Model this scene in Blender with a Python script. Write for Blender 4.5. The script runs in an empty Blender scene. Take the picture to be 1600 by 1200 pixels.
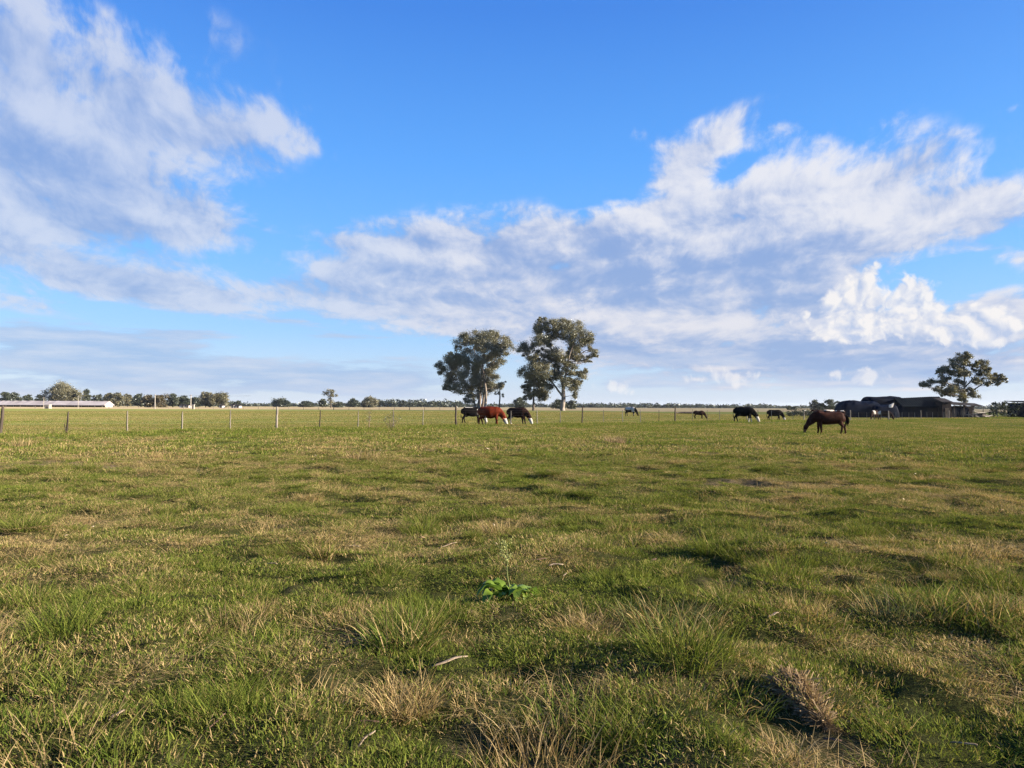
import bpy, bmesh, math, random
import numpy as np
from mathutils import Vector, Matrix, Euler

C = bpy.context.scene.collection
SC = bpy.context.scene
R = math.radians

# ------------------------------------------------------------------ camera
F_PX, PW, PH = 1180.0, 1600, 1200            # focal length and frame of the photograph in its pixels
PITCH, ROLL, CAM_H = R(1.70), R(0.21), 1.5
cd = bpy.data.cameras.new("camera")
cam = bpy.data.objects.new("camera", cd)
C.objects.link(cam)
cd.sensor_fit = 'HORIZONTAL'
cd.sensor_width = 36.0
cd.lens = 36.0 * F_PX / PW
cd.clip_start, cd.clip_end = 0.1, 30000
CAM_M = Matrix.Rotation(math.pi / 2 + PITCH, 3, 'X') @ Matrix.Rotation(ROLL, 3, 'Z')
cam.matrix_world = Matrix.Translation((0, 0, CAM_H)) @ CAM_M.to_4x4()
SC.camera = cam

def ray(px, py):
    return (CAM_M @ Vector(((px - PW / 2) / F_PX, -(py - PH / 2) / F_PX, -1.0))).normalized()

def azel(px, py):
    d = ray(px, py)
    return math.atan2(d.x, d.y), math.asin(d.z)

# ------------------------------------------------------------------ sun
SUN_AZ, SUN_EL = R(99), R(19)                # azimuth clockwise from the view direction (+Y)
sd = bpy.data.lights.new("sun", 'SUN')
sd.energy = 5.0
sd.angle = R(0.55)
sd.color = (1.0, 0.89, 0.73)
sun = bpy.data.objects.new("sun", sd)
C.objects.link(sun)
sun_dir = Vector((math.sin(SUN_AZ) * math.cos(SUN_EL), math.cos(SUN_AZ) * math.cos(SUN_EL), math.sin(SUN_EL)))
sun.rotation_euler = sun_dir.to_track_quat('Z', 'Y').to_euler()
sun.location = (60, 0, 40)

# ------------------------------------------------------------------ view
SC.view_settings.view_transform = 'Standard'
SC.view_settings.look = 'None'
SC.view_settings.gamma = 1
EXPOSURE = 1.85
ALB = .74                       # one scale for every surface colour below
SC.view_settings.exposure = EXPOSURE
SC.view_settings.use_curve_mapping = False
SC.render.engine = 'CYCLES'
cy = SC.cycles
cy.use_denoising = True
cy.denoising_prefilter = 'NONE'
cy.adaptive_threshold = .006
cy.max_bounces = 5; cy.diffuse_bounces = 2; cy.glossy_bounces = 1
cy.transmission_bounces = 3; cy.transparent_max_bounces = 4; cy.volume_bounces = 0
cy.caustics_reflective = False; cy.caustics_refractive = False

# ------------------------------------------------------------------ world: Nishita sky with cloud banks
W = bpy.data.worlds.new("World")
SC.world = W
W.use_nodes = True
W.cycles.sampling_method = 'MANUAL'
W.cycles.sample_map_resolution = 512

class NT:
    """tiny helper for node trees: every call adds a node and returns its first output"""
    def __init__(self, nt):
        self.t = nt; self.N = nt.nodes; self.L = nt.links
    def put(self, node, key, v):
        s = node.inputs[key]
        if isinstance(v, bpy.types.NodeSocket): self.L.new(v, s)
        else: s.default_value = v
    def node(self, typ, ins=None, **props):
        n = self.N.new(typ)
        for k, v in props.items(): setattr(n, k, v)
        for k, v in (ins or {}).items(): self.put(n, k, v)
        return n
    def m(self, op, a, b=0.0, c=0.0, clamp=False):
        n = self.node('ShaderNodeMath', {0: a, 1: b, 2: c}, operation=op, use_clamp=clamp)
        return n.outputs[0]
    def v(self, op, a, b=None, scale=None):
        n = self.node('ShaderNodeVectorMath', {0: a}, operation=op)
        if b is not None: self.put(n, 1, b)
        if scale is not None: self.put(n, 'Scale', scale)
        return n.outputs['Value'] if op in ('LENGTH', 'DOT_PRODUCT', 'DISTANCE') else n.outputs[0]
    def noise(self, vec, scale, detail=4, rough=.5, lac=2.0, dist=0.0, color=False, w=None):
        n = self.node('ShaderNodeTexNoise', {'Vector': vec, 'Scale': scale, 'Detail': detail, 'Roughness': rough,
                                             'Lacunarity': lac, 'Distortion': dist})
        return n.outputs['Color' if color else 0]
    def ramp(self, x, a, b, lo=0.0, hi=1.0, smooth=True):
        n = self.node('ShaderNodeMapRange', {'Value': x, 'From Min': a, 'From Max': b, 'To Min': lo, 'To Max': hi},
                      interpolation_type='SMOOTHSTEP' if smooth else 'LINEAR')
        return n.outputs[0]
    def mix(self, f, a, b, blend='MIX'):
        n = self.node('ShaderNodeMix', data_type='RGBA', blend_type=blend)
        self.put(n, 0, f); self.put(n, 6, a); self.put(n, 7, b)
        return n.outputs[2]

def lin(r, g, b):
    f = lambda c: (c / 255 / 12.92) if c <= 10 else ((c / 255 + .055) / 1.055) ** 2.4
    return (f(r), f(g), f(b), 1.0)

def build_world():
    T = NT(W.node_tree); T.N.clear()
    SKY_STRENGTH = 0.1
    dirv = T.node('ShaderNodeTexCoord').outputs['Generated']
    dirv = T.v('NORMALIZE', dirv)
    sep = T.node('ShaderNodeSeparateXYZ', {0: dirv})
    X, Y, Z = sep.outputs
    az = T.m('ARCTAN2', X, Y)
    el = T.m('ARCSINE', Z)
    ae = T.node('ShaderNodeCombineXYZ', {0: az, 1: el, 2: 0.0}).outputs[0]
    # base sky
    sky = T.node('ShaderNodeTexSky', sky_type='NISHITA', sun_disc=False, sun_elevation=SUN_EL, sun_rotation=SUN_AZ,
                 altitude=0.0, air_density=1.0, dust_density=0.6, ozone_density=2.2).outputs[0]
    elp = T.m('MAXIMUM', el, 0.0)
    k = 1.0 / SKY_STRENGTH / 2 ** EXPOSURE
    rn = T.node('ShaderNodeValToRGB', {0: T.m('MULTIPLY', elp, 2 / math.pi)})
    stops = [(0, (198, 211, 234)), (2.2, (176, 203, 238)), (5.5, (138, 190, 246)), (11, (104, 178, 252)), (18, (78, 161, 251)),
             (28, (48, 128, 231)), (90, (34, 84, 170))]
    cr = rn.color_ramp
    while len(cr.elements) < len(stops): cr.elements.new(.5)
    for e_, (dg, col) in zip(cr.elements, stops): e_.position = dg / 90; e_.color = lin(*col)
    sky = T.mix(0.86, sky, T.v('SCALE', rn.outputs[0], scale=k))
    # coordinates of the cloud layers: (azimuth, log elevation), flatter towards the horizon
    lg = T.m('LOGARITHM', T.m('ADD', elp, 0.06), math.e)
    u3 = T.m('MULTIPLY', az, 3.0)
    bend = T.m('MULTIPLY', u3, T.m('MULTIPLY_ADD', u3, -.062, .022))      # bands tilt down to the right on the left, up on the right
    E = T.node('ShaderNodeCombineXYZ', {0: u3, 1: T.m('MULTIPLY', T.m('ADD', lg, bend), 1.7), 2: 0.0}).outputs[0]
    def n2d(vec, scale, detail, rough, color=False):
        n = T.node('ShaderNodeTexNoise', {'Vector': vec, 'Scale': scale, 'Detail': detail, 'Roughness': rough}, noise_dimensions='2D')
        return n.outputs['Color' if color else 0]

    def field(blobs, start=0.0):
        acc = start
        for (cx, cy_, rx, ry, ang, w) in blobs:
            a0, e0 = azel(cx, cy_)
            sx = (azel(cx + rx, cy_)[0] - azel(cx - rx, cy_)[0]) / 2
            sy = (azel(cx, cy_ - ry)[1] - azel(cx, cy_ + ry)[1]) / 2
            mp = T.node('ShaderNodeMapping', {'Vector': ae, 'Location': (a0, e0, 0), 'Rotation': (0, 0, R(-ang)),
                                              'Scale': (sx, sy, 1)}, vector_type='TEXTURE')
            g = T.node('ShaderNodeTexGradient', {0: mp.outputs[0]}, gradient_type='SPHERICAL').outputs[1]
            acc = T.m('MULTIPLY_ADD', g, w, acc)
        return acc
    BL = CLOUDS
    M = field(BL['sheet'])
    M = T.m('MINIMUM', M, 1.0)
    # sheet clouds: streaky, wispy
    wp = T.v('SUBTRACT', n2d(E, 1.6, 3, .5, True), (.5, .5, .5))
    Ew = T.v('ADD', E, T.v('SCALE', wp, scale=.16))
    n1 = n2d(Ew, 2.8, 10, .55)
    nl = n2d(Ew, 2.8, 4, .5)
    nls = n2d(T.v('ADD', Ew, (0.08, 0.13, 0.0)), 2.8, 4, .5)      # the same field a step towards the sun
    n2 = n2d(T.v('MULTIPLY', Ew, (1.2, .95, 1)), 6.5, 6, .52)
    n3 = n2d(T.v('ADD', T.v('MULTIPLY', Ew, (1.9, .9, 1)), T.v('SCALE', wp, scale=.1)), 11.0, 5, .58)
    tex = T.m('MULTIPLY_ADD', T.m('SUBTRACT', n2, .5), .6, T.m('MULTIPLY', T.m('SUBTRACT', n1, .5), 1.6))
    tex = T.m('MULTIPLY_ADD', T.m('SUBTRACT', n3, .5), .55, tex)
    D = T.m('MULTIPLY_ADD', tex, T.ramp(M, 0.0, .25, .6, 1.0), M)
    A = T.m('MULTIPLY', T.ramp(D, .07, .72), T.ramp(M, 0.02, .22))
    relief = T.m('SUBTRACT', nl, nls)
    body = T.ramp(D, .5, 1.25)
    S = T.m('MULTIPLY_ADD', relief, 2.6, .60)
    S = T.m('MULTIPLY_ADD', T.m('SUBTRACT', n2, .5), 1.15, S)
    S = T.m('MULTIPLY_ADD', T.m('SUBTRACT', n3, .5), 1.3, S)
    S = T.m('MULTIPLY_ADD', body, -.30, S)
    S = T.m('MULTIPLY_ADD', field(BL['light']), .95, S)
    S = T.ramp(S, -.55, 1.25)
    low = T.ramp(elp, .0, .28)
    shade_c = T.mix(low, lin(158, 182, 222), lin(142, 170, 220))
    side = T.ramp(az, -.32, .05)
    white_c = T.mix(side, lin(212, 220, 238), T.mix(low, lin(228, 227, 234), lin(235, 236, 243)))
    cc = T.v('SCALE', T.mix(S, shade_c, white_c), scale=k)
    out = T.mix(T.m('MULTIPLY', A, T.ramp(side, 0, 1, .86, .95)), sky, cc)
    # low grey-blue banks near the horizon
    B = field(BL['bank'])
    nb = T.m('SUBTRACT', n2d(T.v('MULTIPLY', ae, (8, 54, 1)), 1.0, 7, .6), .5)
    Bd = T.m('MULTIPLY_ADD', nb, 1.5, T.m('MINIMUM', B, .9))
    Ba = T.m('MULTIPLY', T.ramp(Bd, .22, .6), T.ramp(B, .02, .3))
    bs = T.m('MULTIPLY_ADD', nb, 2.4, .30, clamp=True)
    bc = T.v('SCALE', T.mix(bs, lin(160, 188, 228), lin(212, 218, 234)), scale=k)
    out = T.mix(T.m('MULTIPLY', Ba, .72), out, bc)
    # sunlit cumulus heads, crisp and lumpy
    Q = field(BL['cumulus'])
    wq = T.v('SUBTRACT', n2d(ae, 16, 3, .5, True), (.5, .5, .5))
    aw = T.v('ADD', ae, T.v('SCALE', wq, scale=.03))
    fine = T.m('SUBTRACT', n2d(aw, 55, 6, .62), .5)
    def lump(vec):
        v1 = T.node('ShaderNodeTexVoronoi', {'Vector': vec, 'Scale': 36.0}, voronoi_dimensions='2D').outputs[0]
        b1 = T.m('ABSOLUTE', T.m('SUBTRACT', n2d(vec, 26, 2, .5), .5))
        b2 = T.m('ABSOLUTE', T.m('SUBTRACT', n2d(vec, 64, 2, .5), .5))
        return T.m('MULTIPLY_ADD', T.m('SUBTRACT', .5, v1), .45, T.m('MULTIPLY_ADD', b1, 1.6, T.m('MULTIPLY_ADD', b2, 1.0, -.30)))
    l0 = lump(aw)
    l1 = lump(T.v('ADD', aw, (0.008, 0.006, 0)))
    Qd = T.m('MULTIPLY_ADD', T.m('MULTIPLY_ADD', fine, .9, l0), .7, T.m('MINIMUM', Q, .85))
    Qa = T.m('MULTIPLY', T.ramp(Qd, .22, .60), T.ramp(Q, .03, .25))
    qs = T.m('MULTIPLY_ADD', T.m('SUBTRACT', l0, l1), 1.5, .64)
    qs = T.m('MULTIPLY_ADD', fine, .9, qs, clamp=True)
    qc = T.v('SCALE', T.mix(qs, lin(186, 202, 232), lin(248, 245, 244)), scale=k)
    out = T.mix(T.m('MULTIPLY', Qa, T.ramp(elp, .03, .10, .6, .95)), out, qc)
    bg = T.node('ShaderNodeBackground', {'Color': out, 'Strength': SKY_STRENGTH})
    o = T.node('ShaderNodeOutputWorld')
    T.L.new(bg.outputs[0], o.inputs[0])

# cloud banks as soft ellipses of directions (centre, half sizes, tilt, weight)
CLOUDS = {
 'sheet': [
  (60, 180, 330, 190, 20, .75), (240, 160, 240, 130, 20, .6), (330, 200, 190, 90, 12, .5), (190, 310, 300, 95, 10, .85),
  (0, 300, 260, 120, 5, .5), (440, 190, 90, 60, 30, .27), (490, 222, 80, 26, 22, .26), (470, 160, 60, 30, 30, .2), (130, 20, 180, 60, 25, .16), (330, 50, 160, 60, 20, .26), (0, 60, 140, 130, 20, .45),
  (320, 350, 140, 40, 10, .5), (60, 390, 300, 70, 8, .6), (130, 432, 290, 44, 6, .6), (230, 455, 200, 24, 4, .35), (80, 350, 200, 50, 8, .3), (30, 470, 140, 26, 6, .4), (95, 60, 60, 60, 40, -.3),
  (390, 462, 240, 50, 2, .72), (560, 385, 90, 22, 10, .34), (640, 440, 280, 100, 6, .9), (760, 400, 190, 70, 10, .4),
  (850, 440, 380, 140, 3, 1.1), (900, 390, 200, 70, -10, .35), (1080, 420, 380, 160, -8, 1.05), (1240, 330, 300, 150, -14, .9), (1140, 540, 520, 90, 4, 1.0),
  (1110, 225, 150, 56, -22, .75), (1060, 280, 75, 60, -60, .5), (1215, 205, 60, 22, -20, .35), (1010, 215, 60, 20, 20, .25),
  (1440, 260, 170, 52, -12, .36), (1520, 300, 150, 50, -8, .34), (1380, 360, 230, 66, -8, .7), (1560, 400, 120, 34, 3, .85), (1580, 320, 120, 60, -6, .42), (1540, 360, 120, 40, -8, .4), (1600, 480, 120, 50, 0, .5),
  (1360, 200, 70, 14, -15, .24), (1590, 168, 40, 10, -10, .3), (955, 300, 40, 22, -10, .25),
  (1440, 545, 330, 70, 0, .9), (1540, 490, 150, 40, 0, .5), (1300, 500, 160, 100, 0, .7),
  (1480, 432, 120, 36, -8, -1.0), (1150, 266, 60, 28, -30, -.6), (930, 300, 90, 60, -30, -.3), (1250, 645, 1200, 40, 0, -.5),
 ],
 'light': [
  (1160, 220, 220, 80, -20, .35), (1250, 290, 260, 90, -12, .34), (1350, 360, 220, 60, -8, .35), (1560, 400, 120, 40, 0, .3),
  (820, 435, 340, 80, 5, -.42), (980, 415, 280, 70, -4, -.3), (1270, 400, 120, 60, -10, -.2), (1160, 430, 220, 120, 0, -.5), (1200, 570, 460, 60, 2, -.7), (1500, 565, 260, 44, 0, -.6), (1300, 440, 90, 70, 0, -.3),
  (1120, 505, 200, 36, 0, .55), (880, 490, 300, 24, 5, .2), (640, 400, 260, 40, 8, .18), (420, 480, 200, 20, 3, .15),
  (60, 120, 200, 90, 30, .15), (300, 270, 220, 50, 15, .15), (140, 330, 240, 60, 10, -.3), (90, 230, 300, 40, 15, -.3), (260, 180, 200, 40, 15, -.25),
 ],
 'bank': [
  (140, 540, 330, 46, 3, 1.1), (300, 520, 120, 14, 0, .5), (160, 590, 460, 46, 0, .8), (560, 592, 280, 46, 0, 1.0), (430, 500, 130, 14, 2, .45),
  (540, 526, 160, 16, 2, .45), (1330, 585, 180, 34, 0, 1.0), (1050, 560, 220, 34, 3, .7), (1000, 600, 200, 28, 0, .55), (1560, 590, 200, 40, 0, .6),
 ],
 'cumulus': [
  (1425, 462, 62, 52, -10, 1.0), (1340, 448, 66, 46, -35, .95), (1330, 490, 60, 60, 0, .8), (1470, 505, 140, 46, 8, 1.0), (1360, 520, 70, 26, 0, .8),
  (1535, 505, 60, 44, 10, .7), (1180, 500, 120, 26, 5, .3),
  (1345, 588, 70, 22, 0, .8), (1130, 588, 110, 26, 3, .7), (960, 606, 60, 20, 0, .5), (1310, 518, 60, 26, 0, .6), (1270, 500, 60, 40, 0, .4), (1560, 510, 90, 50, 0, .5),
 ],
}
build_world()

# ------------------------------------------------------------------ helpers
RNG = np.random.default_rng(11)
random.seed(5)

def tag(o, label=None, cat=None, group=None, kind=None):
    for k_, v_ in (('label', label), ('category', cat), ('group', group), ('kind', kind)):
        if v_: o[k_] = v_
    return o

def empty(name, loc=(0, 0, 0), rz=0.0):
    o = bpy.data.objects.new(name, None); C.objects.link(o)
    o.location = loc; o.rotation_euler = (0, 0, rz); o.empty_display_size = .2
    return o

def mesh_obj(name, verts, faces, mat=None, parent=None, smooth=False, mats=None, fmat=None):
    me = bpy.data.meshes.new(name)
    me.from_pydata([tuple(v) for v in verts], [], [tuple(f) for f in faces])
    for m_ in (mats or ([mat] if mat else [])): me.materials.append(m_)
    if fmat is not None: me.polygons.foreach_set('material_index', np.asarray(fmat, dtype=np.int32))
    if smooth: me.polygons.foreach_set('use_smooth', np.ones(len(me.polygons), dtype=bool))
    me.update()
    o = bpy.data.objects.new(name, me); C.objects.link(o)
    if parent: o.parent = parent
    return o

def np_mesh(name, V, Q):
    """mesh from numpy arrays; Q = list of arrays of faces of equal size"""
    me = bpy.data.meshes.new(name)
    V = np.asarray(V, dtype=np.float32)
    me.vertices.add(len(V)); me.vertices.foreach_set('co', V.ravel())
    loops = np.concatenate([q.ravel() for q in Q]).astype(np.int32)
    sizes = np.concatenate([np.full(len(q), q.shape[1]) for q in Q]).astype(np.int32)
    starts = np.concatenate([[0], np.cumsum(sizes)[:-1]]).astype(np.int32)
    me.loops.add(len(loops)); me.loops.foreach_set('vertex_index', loops)
    me.polygons.add(len(sizes)); me.polygons.foreach_set('loop_start', starts); me.polygons.foreach_set('loop_total', sizes)
    me.update(calc_edges=True)
    return me

class MB:
    """collects boxes, tubes and sheets and links them as one mesh"""
    def __init__(self): self.v = []; self.f = []; self.fm = []
    def add(self, vs, fs, mi=0):
        b = len(self.v); self.v += [tuple(p) for p in vs]; self.f += [tuple(b + i for i in f) for f in fs]; self.fm += [mi] * len(fs)
    def box(self, x0, x1, y0, y1, z0, z1, mi=0, jit=0.0):
        j = lambda: random.uniform(-jit, jit)
        vs = [(x + j(), y + j(), z + j()) for z in (z0, z1) for y in (y0, y1) for x in (x0, x1)]
        self.add(vs, [(0, 2, 3, 1), (4, 5, 7, 6), (0, 1, 5, 4), (2, 6, 7, 3), (0, 4, 6, 2), (1, 3, 7, 5)], mi)
    def tube(self, pts, radii, n=7, mi=0, cap=True):
        pts = [Vector(p) for p in pts]
        vs, fs = [], []
        up = Vector((0.31, 0.17, 0.93)).normalized()
        for i, p in enumerate(pts):
            t = (pts[min(i + 1, len(pts) - 1)] - pts[max(i - 1, 0)]).normalized()
            a = t.cross(up)
            if a.length < .05: a = t.cross(Vector((1, 0, 0)))
            a.normalize(); b = t.cross(a)
            r = radii[i] if hasattr(radii, '__len__') else radii
            for k_ in range(n):
                th = 2 * math.pi * k_ / n
                vs.append(p + a * (r * math.cos(th)) + b * (r * math.sin(th)))
        for i in range(len(pts) - 1):
            for k_ in range(n):
                fs.append((i * n + k_, i * n + (k_ + 1) % n, (i + 1) * n + (k_ + 1) % n, (i + 1) * n + k_))
        if cap:
            fs.append(tuple(range(n))); fs.append(tuple(range((len(pts) - 1) * n, len(pts) * n)))
        self.add(vs, fs, mi)
    def build(self, name, mat, parent=None, smooth=False):
        mats = mat if isinstance(mat, (list, tuple)) else [mat]
        return mesh_obj(name, self.v, self.f, None, parent, smooth, mats, self.fm)

# value noise in numpy
def _h(ix, iy, s):
    n = (ix.astype(np.int64) * 374761393 + iy.astype(np.int64) * 668265263 + s * 1442695041) & 0xffffffff
    n = ((n ^ (n >> 13)) * 1274126177) & 0xffffffff
    return ((n ^ (n >> 16)) & 0xffff) / 65535.0
def vnoise(x, y, s=0):
    x = np.asarray(x, float); y = np.asarray(y, float)
    ix, iy = np.floor(x), np.floor(y); fx, fy = x - ix, y - iy
    fx = fx * fx * fx * (fx * (fx * 6 - 15) + 10); fy = fy * fy * fy * (fy * (fy * 6 - 15) + 10)
    a, b, c, d = _h(ix, iy, s), _h(ix + 1, iy, s), _h(ix, iy + 1, s), _h(ix + 1, iy + 1, s)
    return (a + (b - a) * fx) * (1 - fy) + (c + (d - c) * fx) * fy - .5
def fbm(x, y, s=0, o=4, g=.5):
    t = 0; a = 1.0
    for i in range(o):
        t = t + a * vnoise(x * 1.0, y * 1.0, s + i * 17); a *= g
        x, y = x * 2.03 + 7.1, y * 2.03 - 3.3
    return t
def sstep(a, b, x):
    t = np.clip((np.asarray(x, float) - a) / (b - a), 0, 1); return t * t * (3 - 2 * t)

# ------------------------------------------------------------------ terrain
F0, FD = np.array((-24.95, 36.9)), np.array((10.38, 9.95))       # fence: first thick post and the step to the next
FN = np.array((FD[1], -FD[0])) / np.hypot(*FD)                     # towards the camera side
def fence_dist(X, Y): return (np.asarray(X) - F0[0]) * FN[0] + (np.asarray(Y) - F0[1]) * FN[1]

BUMPS = []      # (x, y, radius x, radius y, height) filled below from what the photograph shows
def ground_z(X, Y):
    X = np.asarray(X, float); Y = np.asarray(Y, float)
    d = np.hypot(X, Y)
    z = -0.4 * sstep(22, 55, X) * sstep(400, 200, d)
    near = sstep(90, 25, d) * .85 + .15
    z = z + near * sstep(700, 200, d) * (.06 * fbm(X / 5.5, Y / 5.5, 3, 3))
    hum = fbm(X / .85, Y / .85, 21, 3, .5)
    z = z + sstep(70, 18, d) * (.05 * hum + .08 * np.maximum(hum - .14, 0))
    z = z + sstep(60, 20, d) * (.085 * fbm(X / .38, Y / .38, 51, 3) + .10 * np.maximum(fbm(X / .55, Y / .55, 61, 2) - .12, 0))
    fd = fence_dist(X, Y)
    z = z + .10 * np.exp(-((fd - 4.0) / 2.6) ** 2) * (1 + 1.2 * fbm(X / 2.2, Y / 2.2, 77, 2))
    for bx, by, rx, ry, h in BUMPS:
        z = z + h * np.exp(-((X - bx) / rx) ** 2 - ((Y - by) / ry) ** 2)
    return z
def gz(x, y): return float(ground_z(np.array([x]), np.array([y]))[0])
def on_ground(px, py, flat=False):
    """where the ray of a photograph pixel meets the ground"""
    d = ray(px, py); z = 0.0
    for _ in range(6):
        t = (CAM_H - z) / -d.z
        z = 0.0 if flat else gz(d.x * t, d.y * t)
    return Vector((d.x * t, d.y * t, z))
def at_depth(px, py, Y):
    d = ray(px, py); t = Y / d.y
    return Vector((d.x * t, Y, CAM_H + d.z * t))

for (px, py, rx, ry, h) in [(620, 1000, .35, .3, .10), (1045, 960, .55, .4, .10), (1490, 950, .7, .45, .14), (1120, 1085, .6, .4, .05),
                            (560, 1075, .5, .3, -.12), (1250, 1000, .9, .3, -.08), (1330, 880, 1.6, .5, .16), (700, 850, .6, .3, -.06),
                            (900, 985, .5, .2, -.07), (300, 1130, .9, .3, .08), (1400, 1120, .5, .3, -.1), (60, 1160, .6, .3, .1),
                            (1150, 880, .9, .3, .1), (850, 870, .8, .3, .06), (500, 1010, .4, .2, -.06)]:
    p = on_ground(px, py, True); BUMPS.append((p.x, p.y, rx, ry, h * .45))

BARE = []
for (px, py, rx, ry) in [(1205, 758, 1.6, .9), (60, 728, 3.0, 1.5), (230, 735, 2.0, 1.0), (1150, 915, .4, .25)]:
    p = on_ground(px, py, True); BARE.append((p.x, p.y, rx, ry))

def fields(X, Y):
    """dry 0..1, lush 0..1, bare 0..1 of the pasture"""
    X = np.asarray(X, float); Y = np.asarray(Y, float)
    d = np.hypot(X, Y); fd = fence_dist(X, Y)
    dry = .28 + .32 * fbm(X / 3.0, Y / 3.0, 101, 3, .6) + .75 * fbm(X / .55, Y / .55, 131, 3, .65) + .45 * fbm(X / 1.3, Y / 1.3, 141, 2)
    az = X / np.maximum(Y, 1)
    dry = dry + .16 * sstep(.1, -.5, az) * sstep(6, 14, d) * sstep(40, 26, d)
    dry = dry + .04 * sstep(10, 4.5, d)
    lush = np.exp(-((fd - 4.6) / 3.0) ** 2) * (.75 + .8 * fbm(X / 2.5, Y / 2.5, 151, 2))
    lush = lush + sstep(.14, .42, fbm(X / .9, Y / .9, 171, 3, .6)) * .6
    lush = np.clip(lush, 0, 1) * sstep(-1.0, 1.0, fd)
    dry = dry - .40 * lush
    dry = np.where(fd < 0, .40 + .35 * fbm(X / 14, Y / 6, 201, 3), dry)
    bare = sstep(.40, .6, fbm(X / 1.1, Y / 1.1, 221, 3)) * sstep(60, 40, d) * (fd > 0) * .35
    for bx, by, rx, ry in BARE:
        q = np.exp(-((X - bx) / rx) ** 2 - ((Y - by) / ry) ** 2)
        bare = np.maximum(bare, sstep(.25, .8, q + .5 * fbm(X / .5, Y / .5, 241, 2)))
    return np.clip(dry, 0, 1), lush, np.clip(bare, 0, 1)

# ------------------------------------------------------------------ materials
def new_mat(name):
    m_ = bpy.data.materials.new(name); m_.use_nodes = True
    T = NT(m_.node_tree); T.N.clear()
    return m_, T
def finish(T, shader):
    o = T.node('ShaderNodeOutputMaterial'); T.L.new(shader, o.inputs['Surface'])
def plain_mat(name, col, rough=.8, var=.25, scale=6.0, spec=.2, col2=None, bump=0.0, bscale=30.0, stretch=(1, 1, 1)):
    """principled surface whose colour wanders between two tones"""
    m_, T = new_mat(name)
    co = T.node('ShaderNodeTexCoord').outputs['Object']
    co = T.v('MULTIPLY', co, stretch)
    n = T.noise(co, scale, 5, .6)
    c2 = col2 or tuple(c * (1 - var * 1.6) for c in col)
    f = T.ramp(n, .32, .68)
    c = T.mix(f, (*c2, 1), (*col, 1))
    c = T.v('SCALE', c, scale=ALB)
    b = T.node('ShaderNodeBsdfPrincipled', {'Base Color': c, 'Roughness': rough, 'Specular IOR Level': spec})
    if bump:
        bn = T.node('ShaderNodeBump', {'Height': T.noise(co, bscale, 4, .6), 'Strength': bump, 'Distance': .02})
        T.L.new(bn.outputs[0], b.inputs['Normal'])
    finish(T, b.outputs[0])
    return m_

def fd_near(T, pos):
    return T.v('LENGTH', pos)
def ground_material():
    m_, T = new_mat('pasture_ground')
    pos = T.node('ShaderNodeNewGeometry').outputs['Position']
    at = lambda n: T.node('ShaderNodeAttribute', attribute_name=n).outputs['Fac']
    dry, lush, bare = at('dry'), at('lush'), at('bare')
    nf = T.noise(pos, 9.0, 6, .65)
    ng = T.noise(pos, 55.0, 4, .6)
    nl = T.noise(pos, .55, 5, .6)
    green = T.mix(nf, (.075, .090, .026, 1), (.150, .160, .050, 1))
    tan_ = T.mix(ng, (.14, .105, .050, 1), (.31, .25, .13, 1))
    f = T.m('ADD', T.m('MULTIPLY', T.m('SUBTRACT', dry, .42), 1.1), T.m('MULTIPLY', T.m('SUBTRACT', nf, .5), 1.6))
    f = T.m('ADD', f, T.m('MULTIPLY', T.m('SUBTRACT', nl, .5), .7))
    c = T.mix(T.ramp(f, -.1, .55), green, tan_)
    thatch = T.noise(T.v('MULTIPLY', pos, (1.0, 1.6, 1.0)), 120.0, 5, .7, dist=1.5)
    c = T.mix(T.m('MULTIPLY', T.ramp(thatch, .42, .56), T.ramp(fd_near(T, pos), 45, 12)), c, (.042, .040, .016, 1))
    soil = T.mix(ng, (.075, .050, .030, 1), (.28, .21, .13, 1))
    c = T.mix(T.m('MULTIPLY', bare, T.ramp(nf, .3, .6)), c, soil)
    # beyond the pasture fence the field is short, even and yellow green; past the second fence dry and pinkish
    sep = T.node('ShaderNodeSeparateXYZ', {0: pos})
    yy = sep.outputs[1]; fd = T.m('ADD', T.m('MULTIPLY', T.m('SUBTRACT', sep.outputs[0], float(F0[0])), float(FN[0])),
                                  T.m('MULTIPLY', T.m('SUBTRACT', yy, float(F0[1])), float(FN[1])))
    pl = T.v('MULTIPLY', pos, (1, .35, 1))
    nb = T.noise(pl, .12, 6, .65)
    fld = T.mix(nb, (.135, .158, .044, 1), (.22, .215, .078, 1))
    fld = T.mix(T.m('MULTIPLY', nf, .5), fld, (.13, .15, .04, 1))
    c = T.mix(T.ramp(fd, .5, -2.5), c, fld)
    far = T.m('MULTIPLY_ADD', T.m('SUBTRACT', nb, .5), 26.0, yy)
    c = T.mix(T.ramp(far, 276, 292), c, T.mix(nb, (.28, .235, .12, 1), (.40, .31, .20, 1)))
    c = T.mix(T.ramp(far, 700, 1500), c, (.22, .21, .12, 1))
    c = T.v('SCALE', c, scale=ALB * 1.08)
    b = T.node('ShaderNodeBsdfDiffuse', {'Color': c, 'Roughness': .6})
    h = T.m('ADD', T.m('MULTIPLY', nf, .5), T.m('MULTIPLY', ng, .22))
    bn = T.node('ShaderNodeBump', {'Height': T.m('MULTIPLY_ADD', thatch, .25, h), 'Strength': .9, 'Distance': .07})
    T.L.new(bn.outputs[0], b.inputs['Normal'])
    finish(T, b.outputs[0])
    return m_

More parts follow.
